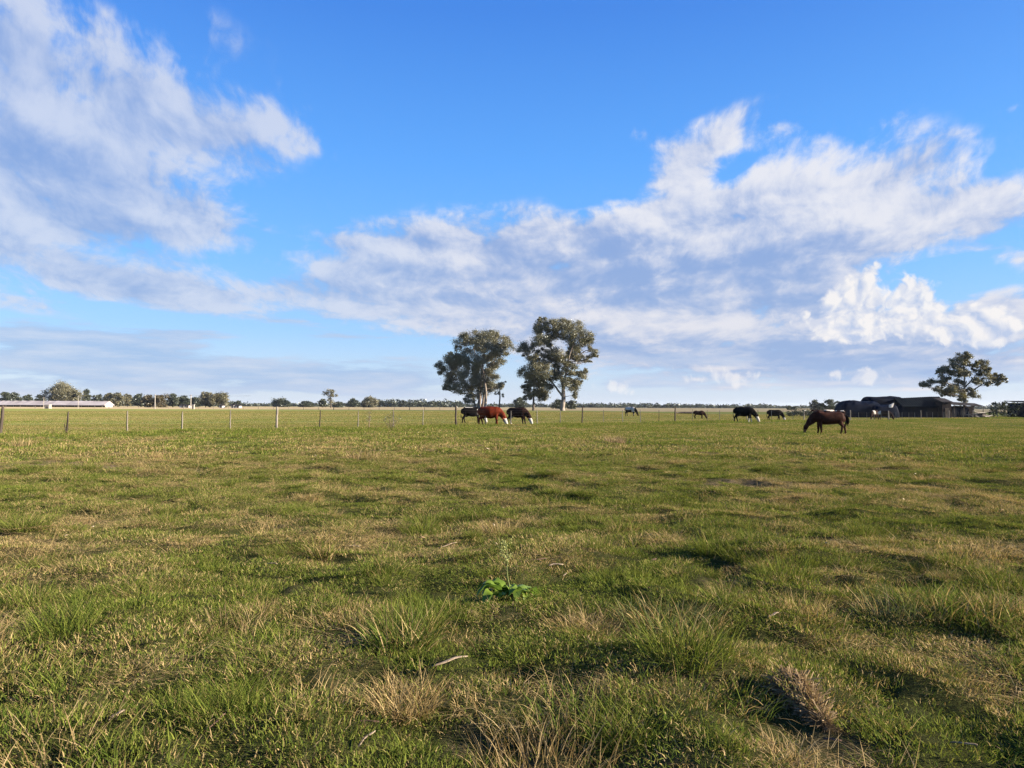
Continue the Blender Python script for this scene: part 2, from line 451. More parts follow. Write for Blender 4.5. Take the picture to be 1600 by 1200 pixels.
def build_ground():
    th = np.concatenate([np.linspace(-.92, .92, 560), np.linspace(.92, 2 * math.pi - .92, 74)[1:-1]])
    rs = [.35]
    while rs[-1] < 7000:
        r = rs[-1]; rs.append(r * (1.012 if r < 40 else 1.03 if r < 400 else 1.10) + .012)
    rs = np.array(rs)
    A, B = np.meshgrid(th, rs)
    X = (B * np.sin(A)).ravel(); Y = (B * np.cos(A)).ravel()
    Z = ground_z(X, Y)
    n, k_ = len(th), len(rs)
    V = np.stack([X, Y, Z], 1)
    i = np.arange(k_ - 1)[:, None] * n; j = np.arange(n)[None, :]; j2 = (j + 1) % n
    q = np.stack([i + j, i + n + j, i + n + j2, i + j2], -1).reshape(-1, 4)[:, ::-1]
    V = np.vstack([V, [[0, 0, gz(0, 0)]]])
    cen = len(V) - 1
    tri = np.stack([np.arange(n), (np.arange(n) + 1) % n, np.full(n, cen)], 1)[:, ::-1]
    me = np_mesh('ground', V, [q, tri])
    me.polygons.foreach_set('use_smooth', np.ones(len(me.polygons), dtype=bool))
    dr, lu, ba = fields(V[:, 0], V[:, 1])
    for nm, a in (('dry', dr), ('lush', lu), ('bare', ba)):
        me.attributes.new(nm, 'FLOAT', 'POINT').data.foreach_set('value', np.asarray(a, dtype=np.float32))
    me.materials.append(ground_material())
    o = bpy.data.objects.new('ground', me); C.objects.link(o)
    tag(o, kind='structure')
build_ground()

# ------------------------------------------------------------------ grass
def grass_material(name, g0, g1, straw0, straw1, from_attr=True, dry_const=.3, trans=.28):
    m_, T = new_mat(name)
    rnd = T.node('ShaderNodeAttribute', attribute_name='tint').outputs['Fac']
    rn2 = T.node('ShaderNodeAttribute', attribute_name='tint2').outputs['Fac']
    dry = T.node('ShaderNodeAttribute', attribute_name='dry', attribute_type='INSTANCER').outputs['Fac'] if from_attr else dry_const
    green = T.mix(rnd, g0, g1)
    straw = T.mix(rnd, straw0, straw1)
    f = T.ramp(T.m('SUBTRACT', dry, rn2), -.12, .12)
    c = T.v('SCALE', T.mix(f, green, straw), scale=ALB * 1.12)
    d = T.node('ShaderNodeBsdfDiffuse', {'Color': c, 'Roughness': 0.0})
    t = T.node('ShaderNodeBsdfTranslucent', {'Color': T.mix(.5, c, T.v('MULTIPLY', c, (1.25, 1.1, .45)))})
    mx = T.node('ShaderNodeMixShader', {0: trans, 1: d.outputs[0], 2: t.outputs[0]})
    finish(T, mx.outputs[0])
    return m_
G0, G1 = (.046, .083, .013, 1), (.22, .24, .046, 1)
S0, S1 = (.21, .140, .055, 1), (.56, .41, .20, 1)
GRASS = grass_material('grass_blades', G0, G1, S0, S1)

def blades(n, rad, h0, h1, w0, w1, lean, curl, seed, falloff=1.0, segs=3, flat=0.0, mat=None, name='grass_patch', tintlo=0, tinthi=1, aniso=None):
    """many bent blades growing from a disc: one mesh with a tint per blade"""
    g = np.random.default_rng(seed)
    r = rad * np.sqrt(g.random(n)) ** falloff; a = g.random(n) * 2 * math.pi
    bx, by = r * np.cos(a), r * np.sin(a)
    if aniso: bx = bx * aniso[0]; by = by * aniso[1]
    h = h0 + (h1 - h0) * g.random(n) ** 1.4
    w = w0 + (w1 - w0) * g.random(n)
    out = np.where(g.random(n) < .65, a + g.normal(0, .7, n), g.random(n) * 2 * math.pi)
    ln = lean * (.3 + g.random(n)) * (.5 + .7 * r / rad)
    cu = curl * (.3 + g.random(n))
    phi = g.random(n) * math.pi                                  # facing of the blade's width
    if flat: ln = np.where(g.random(n) < flat, 1.2 + .35 * g.random(n), ln)
    V = []; pos = np.stack([bx, by, np.zeros(n) - .01], 1)
    dirx, diry = np.cos(out), np.sin(out)
    wx, wy = np.cos(phi), np.sin(phi)
    ang = ln.copy()
    for s in range(segs + 1):
        ww = w * (1 - (s / segs) ** 1.6) * .5 + .0004
        if s == segs:
            V.append(pos[:, None, :])
        else:
            off = np.stack([wx * ww, wy * ww, np.zeros(n)], 1)
            V.append(np.stack([pos - off, pos + off], 1))
        st = h / segs
        pos = pos + np.stack([dirx * np.sin(ang) * st, diry * np.sin(ang) * st, np.cos(ang) * st], 1)
        ang = ang + cu / segs
    V = np.concatenate(V, 1)                                     # n x (2*segs+1) x 3
    k_ = V.shape[1]; base = np.arange(n)[:, None] * k_
    q = np.concatenate([base + np.array([[2 * s, 2 * s + 1, 2 * s + 3, 2 * s + 2]]) for s in range(segs - 1)]) if segs > 1 else np.zeros((0, 4), int)
    t = base + np.array([[2 * segs - 2, 2 * segs - 1, 2 * segs]])
    me = np_mesh(name, V.reshape(-1, 3), [q, t] if len(q) else [t])
    tint = np.repeat(tintlo + (tinthi - tintlo) * g.random(n), k_).astype(np.float32)
    tint2 = np.repeat(g.random(n), k_).astype(np.float32)
    me.attributes.new('tint', 'FLOAT', 'POINT').data.foreach_set('value', tint)
    me.attributes.new('tint2', 'FLOAT', 'POINT').data.foreach_set('value', tint2)
    me.materials.append(mat or GRASS)
    return me

def scatter(name, P, idx, rot, scl, dry, meshes, label=None):
    """one object of kind stuff: patches of blades set on points"""
    col = bpy.data.collections.new(name + '_sources')
    for i, me in enumerate(meshes):
        o = bpy.data.objects.new('%s_patch.%03d' % (name, i), me); col.objects.link(o)
    me = bpy.data.meshes.new(name)
    me.vertices.add(len(P)); me.vertices.foreach_set('co', np.asarray(P, dtype=np.float32).ravel())
    me.attributes.new('idx', 'INT', 'POINT').data.foreach_set('value', np.asarray(idx, dtype=np.int32))
    me.attributes.new('rot', 'FLOAT_VECTOR', 'POINT').data.foreach_set('vector', np.asarray(rot, dtype=np.float32).ravel())
    me.attributes.new('scl', 'FLOAT_VECTOR', 'POINT').data.foreach_set('vector', np.asarray(scl, dtype=np.float32).ravel())
    me.attributes.new('dry', 'FLOAT', 'POINT').data.foreach_set('value', np.asarray(dry, dtype=np.float32))
    o = bpy.data.objects.new(name, me); C.objects.link(o)
    ng = bpy.data.node_groups.new(name + '_scatter', 'GeometryNodeTree')
    ng.interface.new_socket('Geometry', in_out='INPUT', socket_type='NodeSocketGeometry')
    ng.interface.new_socket('Geometry', in_out='OUTPUT', socket_type='NodeSocketGeometry')
    N, L = ng.nodes, ng.links
    gi, go = N.new('NodeGroupInput'), N.new('NodeGroupOutput')
    ip = N.new('GeometryNodeInstanceOnPoints'); ci = N.new('GeometryNodeCollectionInfo')
    ci.inputs['Collection'].default_value = col; ci.inputs['Separate Children'].default_value = True; ci.inputs['Reset Children'].default_value = True
    def attr(nm, dt):
        n = N.new('GeometryNodeInputNamedAttribute'); n.data_type = dt; n.inputs[0].default_value = nm; return n.outputs[0]
    L.new(gi.outputs[0], ip.inputs['Points']); L.new(ci.outputs[0], ip.inputs['Instance'])
    ip.inputs['Pick Instance'].default_value = True
    L.new(attr('idx', 'INT'), ip.inputs['Instance Index']); L.new(attr('rot', 'FLOAT_VECTOR'), ip.inputs['Rotation'])
    L.new(attr('scl', 'FLOAT_VECTOR'), ip.inputs['Scale']); L.new(ip.outputs[0], go.inputs[0])
    o.modifiers.new('scatter', 'NODES').node_group = ng
    tag(o, label=label, kind='stuff')
    return o

def wedge(spacing, d0, d1, jit=.5, margin=4.0):
    xs = np.arange(-d1 * .9, d1 * .9, spacing); ys = np.arange(1.5, d1, spacing)
    A, B = np.meshgrid(xs, ys)
    X = A.ravel() + RNG.uniform(-jit, jit, A.size) * spacing; Y = B.ravel() + RNG.uniform(-jit, jit, A.size) * spacing
    d = np.hypot(X, Y)
    k_ = (d > d0) & (d < d1) & (np.abs(X) < .72 * Y + margin) & (Y > 1.6)
    return X[k_], Y[k_]

def slope_rot(X, Y, e=.15):
    gx = (ground_z(X + e, Y) - ground_z(X - e, Y)) / (2 * e); gy = (ground_z(X, Y + e) - ground_z(X, Y - e)) / (2 * e)
    return gx, gy

def build_grass():
    meshes = []
    for s in range(5): meshes.append(blades(1150, .36, .014, .050, .0022, .0050, .85, 1.2, 100 + s, segs=2))              # 0-4 lawn
    for s in range(4): meshes.append(blades(230, .12, .05, .15, .0020, .0046, .62, 1.3, 200 + s, 1.1, tintlo=.1))       # 5-8 medium
    for s in range(3): meshes.append(blades(240, .13, .14, .34, .003, .0068, .46, 1.4, 300 + s, 1.0, segs=4))           # 9-11 tall
    for s in range(4): meshes.append(blades(170, .28, .05, .22, .0016, .0042, 1.1, .4, 400 + s, 1.0, flat=.95, tintlo=.2)) # 12-15 straw
    for s in range(3): meshes.append(blades(430, .85, .03, .085, .010, .020, .8, .9, 500 + s, segs=2))                   # 16-18 mid distance
    for s in range(3): meshes.append(blades(420, 1.7, .04, .10, .020, .042, .8, .9, 600 + s, segs=1))                   # 19-21 far
    for s in range(3): meshes.append(blades(16, .22, .12, .34, .0016, .0034, .55, .7, 650 + s, segs=4, tintlo=.3))     # 22-24 loose stalks
    for s in range(3): meshes.append(blades(260, .16, .08, .22, .0018, .0046, .62, 1.4, 680 + s, 1.0, segs=4))           # 25-27 ragged tussocks
    for s in range(4): meshes.append(blades(760, .19, .09, .25, .0018, .0044, .80, 1.1, 690 + s, .85, segs=3))             # 28-31 domed tussocks
    P, I, ROT, S, D = [], [], [], [], []
    def put(X, Y, idx, s, hz, dry, sink=0.0, tilt=True):
        Z = ground_z(X, Y) - sink
        P.append(np.stack([X, Y, Z], 1)); I.append(idx)
        if tilt:
            gx, gy = slope_rot(X, Y); rx, ry = np.arctan(gy), -np.arctan(gx)
        else: rx = ry = np.zeros(len(X))
        # a turn about the vertical first, then the slope: euler XYZ applies X, Y, Z in turn, so small slopes are turned back by the spin
        a = RNG.random(len(X)) * 2 * math.pi
        ca, sa = np.cos(a), np.sin(a)
        ROT.append(np.stack([rx * ca + ry * sa, -rx * sa + ry * ca, a], 1))
        S.append(np.stack([s, s, s * hz], 1)); D.append(dry)
    # short turf everywhere near
    X, Y = wedge(.26, 0, 24)
    dr, lu, ba = fields(X, Y)
    k_ = RNG.random(len(X)) > ba * .85
    X, Y, dr, lu = X[k_], Y[k_], dr[k_], lu[k_]
    put(X, Y, RNG.integers(0, 5, len(X)), RNG.uniform(.85, 1.25, len(X)), .55 + .55 * lu + .8 * RNG.random(len(X)) ** 2, np.clip(dr + RNG.normal(0, .10, len(X)), .03, .95))
    X, Y = wedge(.75, 22, 66, margin=6)
    dr, lu, ba = fields(X, Y)
    k_ = RNG.random(len(X)) > ba * .8
    X, Y, dr, lu = X[k_], Y[k_], dr[k_], lu[k_]
    fd = fence_dist(X, Y)
    put(X, Y, RNG.integers(16, 19, len(X)), RNG.uniform(.8, 1.25, len(X)), np.where(fd < 0, .7, .8 + 1.2 * lu + .3 * RNG.random(len(X))), np.clip(dr + RNG.normal(0, .08, len(X)), .03, .95))
    X, Y = wedge(2.3, 64, 215, margin=10)
    dr, lu, ba = fields(X, Y); fd = fence_dist(X, Y)
    put(X, Y, RNG.integers(19, 22, len(X)), RNG.uniform(.8, 1.3, len(X)), np.where(fd < 0, .75, 1.0 + lu), np.clip(dr + RNG.normal(0, .08, len(X)), .03, .95), tilt=False)
    # medium tufts, in clusters
    X, Y = wedge(.30, 0, 40)
    dr, lu, ba = fields(X, Y); d = np.hypot(X, Y); fd = fence_dist(X, Y)
    hum = fbm(X / .85, Y / .85, 21, 3, .5)
    pr = np.clip(.28 + .85 * lu + 1.1 * np.maximum(hum, 0) + .5 * sstep(.1, .4, fbm(X / .9, Y / .9, 301, 2)), 0, .9) * (fd > -.5) * (1 - .7 * ba) * np.where(d > 12, .55, 1)
    pr = pr * np.clip(1.1 - .6 * sstep(5, 13, d), 0, 1) * sstep(-.08, .2, fbm(X / .42, Y / .42, 311, 2) + .35 * lu)
    k_ = RNG.random(len(X)) < pr
    X, Y, dr, lu = X[k_], Y[k_], dr[k_], lu[k_]
    put(X, Y, RNG.integers(5, 9, len(X)), RNG.uniform(.7, 1.2, len(X)), RNG.uniform(.5, 1.35, len(X)) * (.75 + .4 * lu), np.clip(dr - .12 + RNG.normal(0, .16, len(X)), .02, .95), .0)
    # tall coarse tufts
    X, Y = wedge(.7, 0, 52)
    dr, lu, ba = fields(X, Y); fd = fence_dist(X, Y); d = np.hypot(X, Y)
    pr = (.015 + .30 * lu * sstep(.4, .9, lu) * (d > 20) + .12 * sstep(.26, .5, fbm(X / 1.2, Y / 1.2, 331, 2))) * (fd > .3) * np.where(d > 20, .8, 1)
    k_ = RNG.random(len(X)) < pr
    X, Y, dr = X[k_], Y[k_], dr[k_]
    put(X, Y, RNG.integers(9, 12, len(X)), RNG.uniform(.55, 1.05, len(X)), RNG.uniform(.55, 1.0, len(X)), np.clip(dr - .08 + RNG.normal(0, .25, len(X)), .02, .97), .01, tilt=False)
    # ragged low tussocks and loose dry stalks in the near pasture
    X, Y = wedge(.42, 0, 34)
    dr, lu, ba = fields(X, Y)
    k_ = RNG.random(len(X)) < .62 * sstep(-.12, .22, fbm(X / .6, Y / .6, 351, 2)) * (1 - .3 * sstep(9, 26, np.hypot(X, Y)))
    X, Y, dr = X[k_], Y[k_], dr[k_]
    put(X, Y, RNG.integers(25, 28, len(X)), RNG.uniform(.55, 1.25, len(X)), RNG.uniform(.5, 1.05, len(X)), np.where(RNG.random(len(X)) < .30 + .5 * (dr - .4), RNG.uniform(.6, .97, len(X)), RNG.uniform(.03, .35, len(X))), .01, tilt=False)
    X, Y = wedge(.62, 2.5, 38)
    dr, lu, ba = fields(X, Y); d = np.hypot(X, Y)
    k_ = RNG.random(len(X)) < .80 * sstep(-.20, .25, fbm(X / 1.1, Y / 1.1, 371, 3, .6)) * (1 - .45 * sstep(12, 34, d))
    X, Y, dr = X[k_], Y[k_], dr[k_]
    put(X, Y, RNG.integers(28, 32, len(X)), RNG.uniform(.45, 1.25, len(X)) ** 1.2, RNG.uniform(.55, 1.25, len(X)) * np.where(d[k_] < 12, 1.1, .8), np.where(RNG.random(len(X)) < .25, RNG.uniform(.55, .95, len(X)), RNG.uniform(.02, .30, len(X))), .01, tilt=False)
    X, Y = wedge(.5, 0, 26)
    dr, lu, ba = fields(X, Y)
    k_ = RNG.random(len(X)) < .22 + .2 * dr
    X, Y = X[k_], Y[k_]
    put(X, Y, RNG.integers(22, 25, len(X)), RNG.uniform(.6, 1.2, len(X)), RNG.uniform(.6, 1.1, len(X)), np.full(len(X), .97), .01, tilt=False)
    g = scatter('grass', np.concatenate(P), np.concatenate(I), np.concatenate(ROT), np.concatenate(S), np.concatenate(D), meshes, 'green and straw coloured pasture grass covering the field')
    # flattened dry straw
    P, I, ROT, S, D = [], [], [], [], []
    X, Y = wedge(.36, 0, 30)
    dr, lu, ba = fields(X, Y)
    pr = np.clip(.98 * sstep(.34, .70, dr) + .6 * ba, 0, .95)
    k_ = RNG.random(len(X)) < pr
    X, Y = X[k_], Y[k_]
    P.append(np.stack([X, Y, ground_z(X, Y) + .02], 1)); a = RNG.random(len(X)) * 6.28
    scatter('dry_grass', P[0], RNG.integers(0, 4, len(X)), np.stack([a * 0, a * 0, a], 1), np.stack([RNG.uniform(.7, 1.3, len(X))] * 3, 1), np.full(len(X), .93), meshes[12:16], 'flattened dry straw lying between the green grass')
build_grass()

def build_litter():
    """pale chips of bark and dead leaves strewn over the turf"""
    g = np.random.default_rng(31)
    X, Y = wedge(.85, 5, 48)
    k_ = g.random(len(X)) < .16 + .5 * sstep(.4, .8, fields(X, Y)[0]) * .5
    X, Y = X[k_], Y[k_]; n = len(X)
    Z = ground_z(X, Y) + .035
    a = g.random(n) * 6.28; L = np.minimum(g.uniform(.02, .055, n) * (1 + (g.random(n) < .12) * 1.2), .012 + .007 * np.hypot(X, Y)); w = L * g.uniform(.16, .4, n)
    u = np.stack([np.cos(a), np.sin(a), g.normal(0, .25, n)], 1); v = np.stack([-np.sin(a), np.cos(a), g.normal(0, .3, n)], 1)
    P = np.stack([X, Y, Z], 1)
    up = np.array([0, 0, 1.0])
    V = np.stack([P - u * L[:, None], P - v * w[:, None] + up * (L * .22)[:, None], P + u * L[:, None], P + v * w[:, None] + up * (L * .15)[:, None], P - up * .004], 1).reshape(-1, 3)
    b = np.arange(n)[:, None] * 5
    me = np_mesh('leaf_litter', V, [b + np.array([[0, 1, 2, 3]]), np.concatenate([b + np.array([[t_]]).reshape(1, -1) for t_ in ([1, 0, 4], [2, 1, 4], [3, 2, 4], [0, 3, 4])])])
    m_, T = new_mat('dead_leaf_chips')
    rn = T.noise(T.node('ShaderNodeNewGeometry').outputs['Position'], 3.1, 2, .5)
    d = T.node('ShaderNodeBsdfDiffuse', {'Color': T.mix(T.ramp(rn, .35, .65), (.20, .13, .08, 1), (.55, .46, .35, 1))})
    finish(T, d.outputs[0]); me.materials.append(m_)
    o = bpy.data.objects.new('leaf_litter', me); C.objects.link(o)
    tag(o, 'pale chips of bark and dead leaves strewn over the grass', kind='stuff')
build_litter()

# ------------------------------------------------------------------ trees
def leaf_material(name, c0, c1, trans=.22):
    m_, T = new_mat(name)
    rnd = T.node('ShaderNodeAttribute', attribute_name='tint').outputs['Fac']
    c = T.v('SCALE', T.mix(rnd, (*c0, 1), (*c1, 1)), scale=ALB)
    d = T.node('ShaderNodeBsdfDiffuse', {'Color': c})
    t = T.node('ShaderNodeBsdfTranslucent', {'Color': T.v('MULTIPLY', c, (1.2, 1.1, .6))})
    mx = T.node('ShaderNodeMixShader', {0: trans, 1: d.outputs[0], 2: t.outputs[0]})
    gl = T.node('ShaderNodeBsdfGlossy', {'Color': (.8, .85, .9, 1), 'Roughness': .45})
    m2 = T.node('ShaderNodeMixShader', {0: .05, 1: mx.outputs[0], 2: gl.outputs[0]})
    finish(T, m2.outputs[0])
    return m_
EUC_LEAF = leaf_material('eucalyptus_leaves', (.070, .076, .042), (.30, .265, .145))
DARK_LEAF = leaf_material('evergreen_leaves', (.028, .040, .022), (.105, .115, .058))
AUTUMN_LEAF = leaf_material('olive_brown_leaves', (.075, .058, .024), (.16, .125, .055))
BARK = plain_mat('eucalyptus_bark', (.38, .32, .265), .85, scale=1.2, col2=(.15, .11, .085), bump=.3, bscale=6, stretch=(1, 1, .25))
DARK_BARK = plain_mat('dark_bark', (.16, .125, .10), .9, scale=2, col2=(.07, .055, .045))

def leaf_cloud(clumps, n_per, size, seed, droop=.5, shell=.55):
    """leaf sized rhombs filling irregular clumps; clumps = (centre, radii)"""
    g = np.random.default_rng(seed)
    cs, ts = [], []
    for (c, r) in clumps:
        r = np.array(r, float)
        # sprays inside each clump
        vol = float(np.prod(r)) ** (1 / 3)
        ns = max(4, int(5 + vol * 2.6))
        sp = g.normal(0, 1, (ns, 3)); sp /= np.linalg.norm(sp, axis=1)[:, None]
        sp = sp * (shell + (1 - shell) * g.random((ns, 1)) ** .6) * r + np.array(c)
        sr = vol * g.uniform(.25, .62, ns)
        st = g.random(ns)
        m_ = max(3, int(n_per * vol ** 1.7 / ns))
        for k_ in range(ns):
            p = g.normal(0, .5, (m_, 3)) * np.array([1.2, 1.2, .9]) * sr[k_] + sp[k_]
            cs.append(p); ts.append(np.clip(st[k_] * .6 + .4 * g.random(m_), 0, 1))
    P = np.concatenate(cs); Tn = np.concatenate(ts); n = len(P)
    a = g.random(n) * 2 * math.pi; dz = -droop + g.normal(0, .5, n)
    u = np.stack([np.cos(a), np.sin(a), dz], 1); u /= np.linalg.norm(u, axis=1)[:, None]
    w = g.normal(0, 1, (n, 3)); w -= (w * u).sum(1)[:, None] * u; w /= np.linalg.norm(w, axis=1)[:, None]
    L = size * g.uniform(.6, 1.4, n)[:, None]
    V = np.stack([P - u * L * .5, P + w * L * .24, P + u * L * .5, P - w * L * .24], 1).reshape(-1, 3)
    Q = np.arange(4 * n).reshape(-1, 4)
    return V, Q, np.repeat(Tn, 4)

def make_crown(name, clumps, n_per, size, seed, mat, parent, droop=.5, shell=.55, zmin=None):
    V, Q, Tn = leaf_cloud(clumps, n_per, size, seed, droop, shell)
    if zmin is not None: V[:, 2] = np.maximum(V[:, 2], zmin)
    me = np_mesh(name, V, [Q])
    me.attributes.new('tint', 'FLOAT', 'POINT').data.foreach_set('value', Tn.astype(np.float32))
    me.materials.append(mat)
    o = bpy.data.objects.new(name, me); C.objects.link(o); o.parent = parent
    return o

def limb(mb, a, b, r0, r1, sag=.12, wob=.06, n=6, rnd=random):
    a, b = Vector(a), Vector(b); L = (b - a).length
    pts, rr = [], []
    side = Vector((rnd.uniform(-1, 1), rnd.uniform(-1, 1), rnd.uniform(-.3, .3))) * L * wob
    for i in range(n + 1):
        t = i / n
        p = a.lerp(b, t) + side * math.sin(math.pi * t) + Vector((0, 0, -sag * L * math.sin(math.pi * t)))
        p += Vector((rnd.uniform(-1, 1), rnd.uniform(-1, 1), 0)) * L * .012 * (0 < i < n)
        pts.append(p); rr.append(r0 + (r1 - r0) * t ** .8)
    mb.tube(pts, rr, 6, 0, False)
    return pts, rr

def picture_tree(name, base_px, dist, trunks, clumps_px, label, group=None, leaf=EUC_LEAF, bark=BARK, depth=1.0, n_per=420, size=.55, seed=1, extra=14, rz=0.0, cat='tree', spread=1.0):
    """tree whose limbs lead to clumps read off the photograph (px, py, rx, ry, depth) at a known distance"""
    rnd = random.Random(seed)
    b = at_depth(base_px[0], base_px[1], dist)
    gzb = gz(b.x, b.y)
    root = empty(name, (b.x, b.y, gzb))
    s = dist / F_PX
    def loc(px, py, dep=0.0):
        p = at_depth(px, py, dist)
        return Vector((p.x - b.x, dep, p.z - gzb))
    clumps = []
    for (px, py, rx, ry, dep) in clumps_px:
        c = loc(px, py, dep * depth)
        clumps.append((c, (rx * s, (rx + ry) * .55 * s * spread, ry * s)))
    mb = MB()
    tr = []
    for tk in trunks:                                   # list of (px, py, depth, radius)
        pts = [loc(p[0], p[1], p[2]) for p in tk]; rr = [p[3] for p in tk]
        pts[0].z = -.3 if len(tk[0]) < 5 else pts[0].z
        # densify and wobble
        P2, R2 = [], []
        for i in range(len(pts) - 1):
            for k_ in range(5):
                t = k_ / 5
                P2.append(pts[i].lerp(pts[i + 1], t) + Vector((rnd.uniform(-1, 1), rnd.uniform(-1, 1), 0)) * rr[i] * .18); R2.append(rr[i] + (rr[i + 1] - rr[i]) * t)
        P2.append(pts[-1]); R2.append(rr[-1])
        mb.tube(P2, R2, 9, 0, False)
        tr.append((P2, R2))
    for (c, r) in clumps:
        best = None
        for P2, R2 in tr:
            for q, rq in zip(P2, R2):
                if q.z < c.z - .15 * abs(c.x - q.x) and q.z > 2.0:
                    dd = (q - c).length + .5 * max(0, (c.z - q.z) - 1.2 * math.hypot(c.x - q.x, c.y - q.y))
                    if best is None or dd < best[0]: best = (dd, q, rq)
        if best is None: continue
        _, q, rq = best
        r0 = min(rq * .62, .04 + .022 * (q - c).length)
        pts, rr = limb(mb, q, c, r0, r0 * .35, sag=.06, wob=.12, rnd=rnd)
        for _ in range(3):
            k_ = rnd.randint(3, 5)
            e = Vector((rnd.gauss(0, .55) * r[0], rnd.gauss(0, .55) * r[1], rnd.uniform(-.1, .75) * r[2])) + c
            limb(mb, pts[k_], e, rr[k_] * .6, .02, .02, .1, 4, rnd)
    # small outlying sprays break the outline
    ex = []
    for _ in range(extra):
        c, r = rnd.choice(clumps)
        d = Vector((rnd.gauss(0, 1), rnd.gauss(0, 1), rnd.gauss(0, 1))).normalized()
        ex.append((c + Vector((d.x * r[0], d.y * r[1], d.z * r[2])) * 1.05, tuple(v * rnd.uniform(.22, .4) for v in r)))
    mb.build('trunk', bark, root, True)
    make_crown('crown', [(tuple(c), r) for c, r in clumps + ex], n_per, size, seed, leaf, root)
    tag(root, label, cat, group)
    return root

def build_hero_trees():
    # left gum: dense, several stems at the foot
    cl = [(765, 523, 16, 8, 0), (741, 526, 22, 10, 2), (722, 530, 12, 8, -2), (783, 534, 16, 10, 2), (791, 546, 13, 9, -1), (762, 541, 22, 14, -4), (738, 543, 16, 12, 3),
          (706, 563, 14, 10, 1), (694, 572, 11, 9, -2), (718, 561, 16, 11, -4), (738, 565, 20, 14, -5), (758, 566, 18, 14, 4), (774, 562, 12, 12, 1), (690, 580, 6, 5, 0),
          (712, 582, 18, 12, 3), (733, 588, 18, 14, -5), (752, 590, 18, 14, 3), (770, 584, 10, 12, 0), (707, 600, 12, 8, 0), (697, 608, 7, 6, 1), (722, 606, 16, 10, -3), (742, 611, 16, 10, 2),
          (760, 607, 12, 9, 0), (776, 604, 8, 8, 2), (731, 622, 10, 8, -2), (784, 602, 4, 4, 0), (716, 545, 6, 5, 0)]
    tk = [[(748, 641, 0, .75), (750, 615, 0, .6), (752, 585, 0, .45), (757, 550, 0, .25), (762, 528, 0, .1)],
          [(753, 641, .8, .55), (757, 610, 1.2, .42), (766, 575, 2, .28), (782, 545, 2, .12)],
          [(758, 641, -1.2, .6), (760, 615, -1.5, .45), (755, 580, -3, .3), (740, 545, -3, .12)],
          [(744, 641, 1, .45), (738, 615, 1, .36), (722, 590, 0, .24), (706, 568, 0, .12)]]
    picture_tree('gum_tree', (750, 640), 285, tk, cl, 'dense gum tree with dark drooping foliage and several pale stems, behind the red cow', 'tall gum trees in the middle of the field', seed=21, n_per=520, size=.42, extra=40)
    # right gum: pale trunk, forked, airier crown
    cl = [(848, 508, 10, 9, 0), (840, 520, 10, 10, 2), (862, 511, 12, 9, -2), (878, 508, 14, 9, 1), (897, 514, 16, 11, 0), (912, 525, 13, 11, -2), (921, 536, 9, 9, 1), (884, 524, 16, 10, -4),
          (903, 538, 13, 9, 3), (925, 549, 7, 6, 0), (858, 530, 12, 10, 3), (845, 536, 13, 10, -3), (826, 541, 11, 9, 0), (817, 549, 8, 8, 2), (832, 556, 9, 7, -2), (850, 553, 10, 10, 3), (874, 553, 12, 9, -2), (888, 560, 10, 12, 1),
          (905, 556, 10, 10, 1), (918, 562, 6, 7, 0), (820, 581, 10, 8, 1), (835, 575, 12, 9, -3), (850, 582, 13, 12, -2), (846, 596, 10, 8, 1), (858, 600, 7, 8, 0),
          (872, 578, 10, 10, 3), (893, 578, 9, 9, -1), (908, 585, 9, 6, 0), (882, 596, 10, 9, -2), (896, 603, 8, 8, 1), (914, 580, 5, 4, 0), (838, 566, 9, 8, 1), (852, 571, 9, 7, -1), (828, 593, 8, 7, 1), (861, 556, 8, 8, 0), (868, 566, 8, 7, 2), (880, 572, 8, 8, -1), (896, 548, 9, 8, 1), (871, 519, 10, 8, 2), (866, 590, 7, 8, 0), (902, 595, 8, 7, 1), (931, 556, 4, 3, 0), (898, 616, 5, 6, 0)]
    tk = [[(879, 642, 0, .95), (880, 620, 0, .75), (880, 600, 0, .6), (872, 575, 1, .45), (862, 545, 1, .3), (852, 516, 1, .1)],
          [(880, 608, 0, .5, 1), (884, 585, -1, .42), (888, 560, -1.5, .32), (896, 535, -2, .2), (900, 517, -2, .08)],
          [(889, 562, -1, .28, 1), (903, 556, 0, .22), (915, 548, 0, .14), (924, 546, 0, .06)],
          [(878, 618, 0, .4, 1), (864, 598, 2, .3), (852, 575, 2, .22), (838, 560, 2, .1)]]
    picture_tree('gum_tree', (879, 642), 272, tk, cl, 'tallest gum tree, airy olive crown on a pale forked trunk sunlit on its right', 'tall gum trees in the middle of the field', seed=22, n_per=620, size=.40, extra=48, spread=1.15)
    # smaller companion beneath it
    cl = [(832, 598, 9, 8, 0), (824, 610, 7, 7, 1), (838, 610, 10, 8, -1), (832, 620, 10, 6, 1), (846, 621, 8, 6, 0), (835, 588, 8, 6, 0), (848, 611, 9, 8, 1), (822, 606, 6, 5, 0), (842, 600, 9, 7, -1), (824, 622, 6, 5, 0)]
    tk = [[(833, 641, 0, .5), (834, 625, 0, .36), (834, 605, 0, .2), (834, 590, 0, .08)]]
    picture_tree('gum_tree', (833, 641), 278, tk, cl, 'small bushy gum tree with a dark trunk under the left side of the tallest gum', 'tall gum trees in the middle of the field', seed=23, n_per=520, size=.48, bark=DARK_BARK, extra=8)
    # dead-looking slim sapling right of the left gum
    cl = [(782, 601, 4, 4, 0), (777, 614, 4, 3, 0), (788, 598, 3, 3, 0), (786, 618, 3, 3, 0)]
    tk = [[(780, 640, 0, .32), (781, 622, 0, .26), (781, 606, 0, .16), (783, 598, 0, .05)]]
    picture_tree('slim_tree', (780, 640), 276, tk, cl, 'thin nearly bare dark stem standing between the two big gums', None, seed=24, n_per=200, size=.45, bark=DARK_BARK, extra=4)
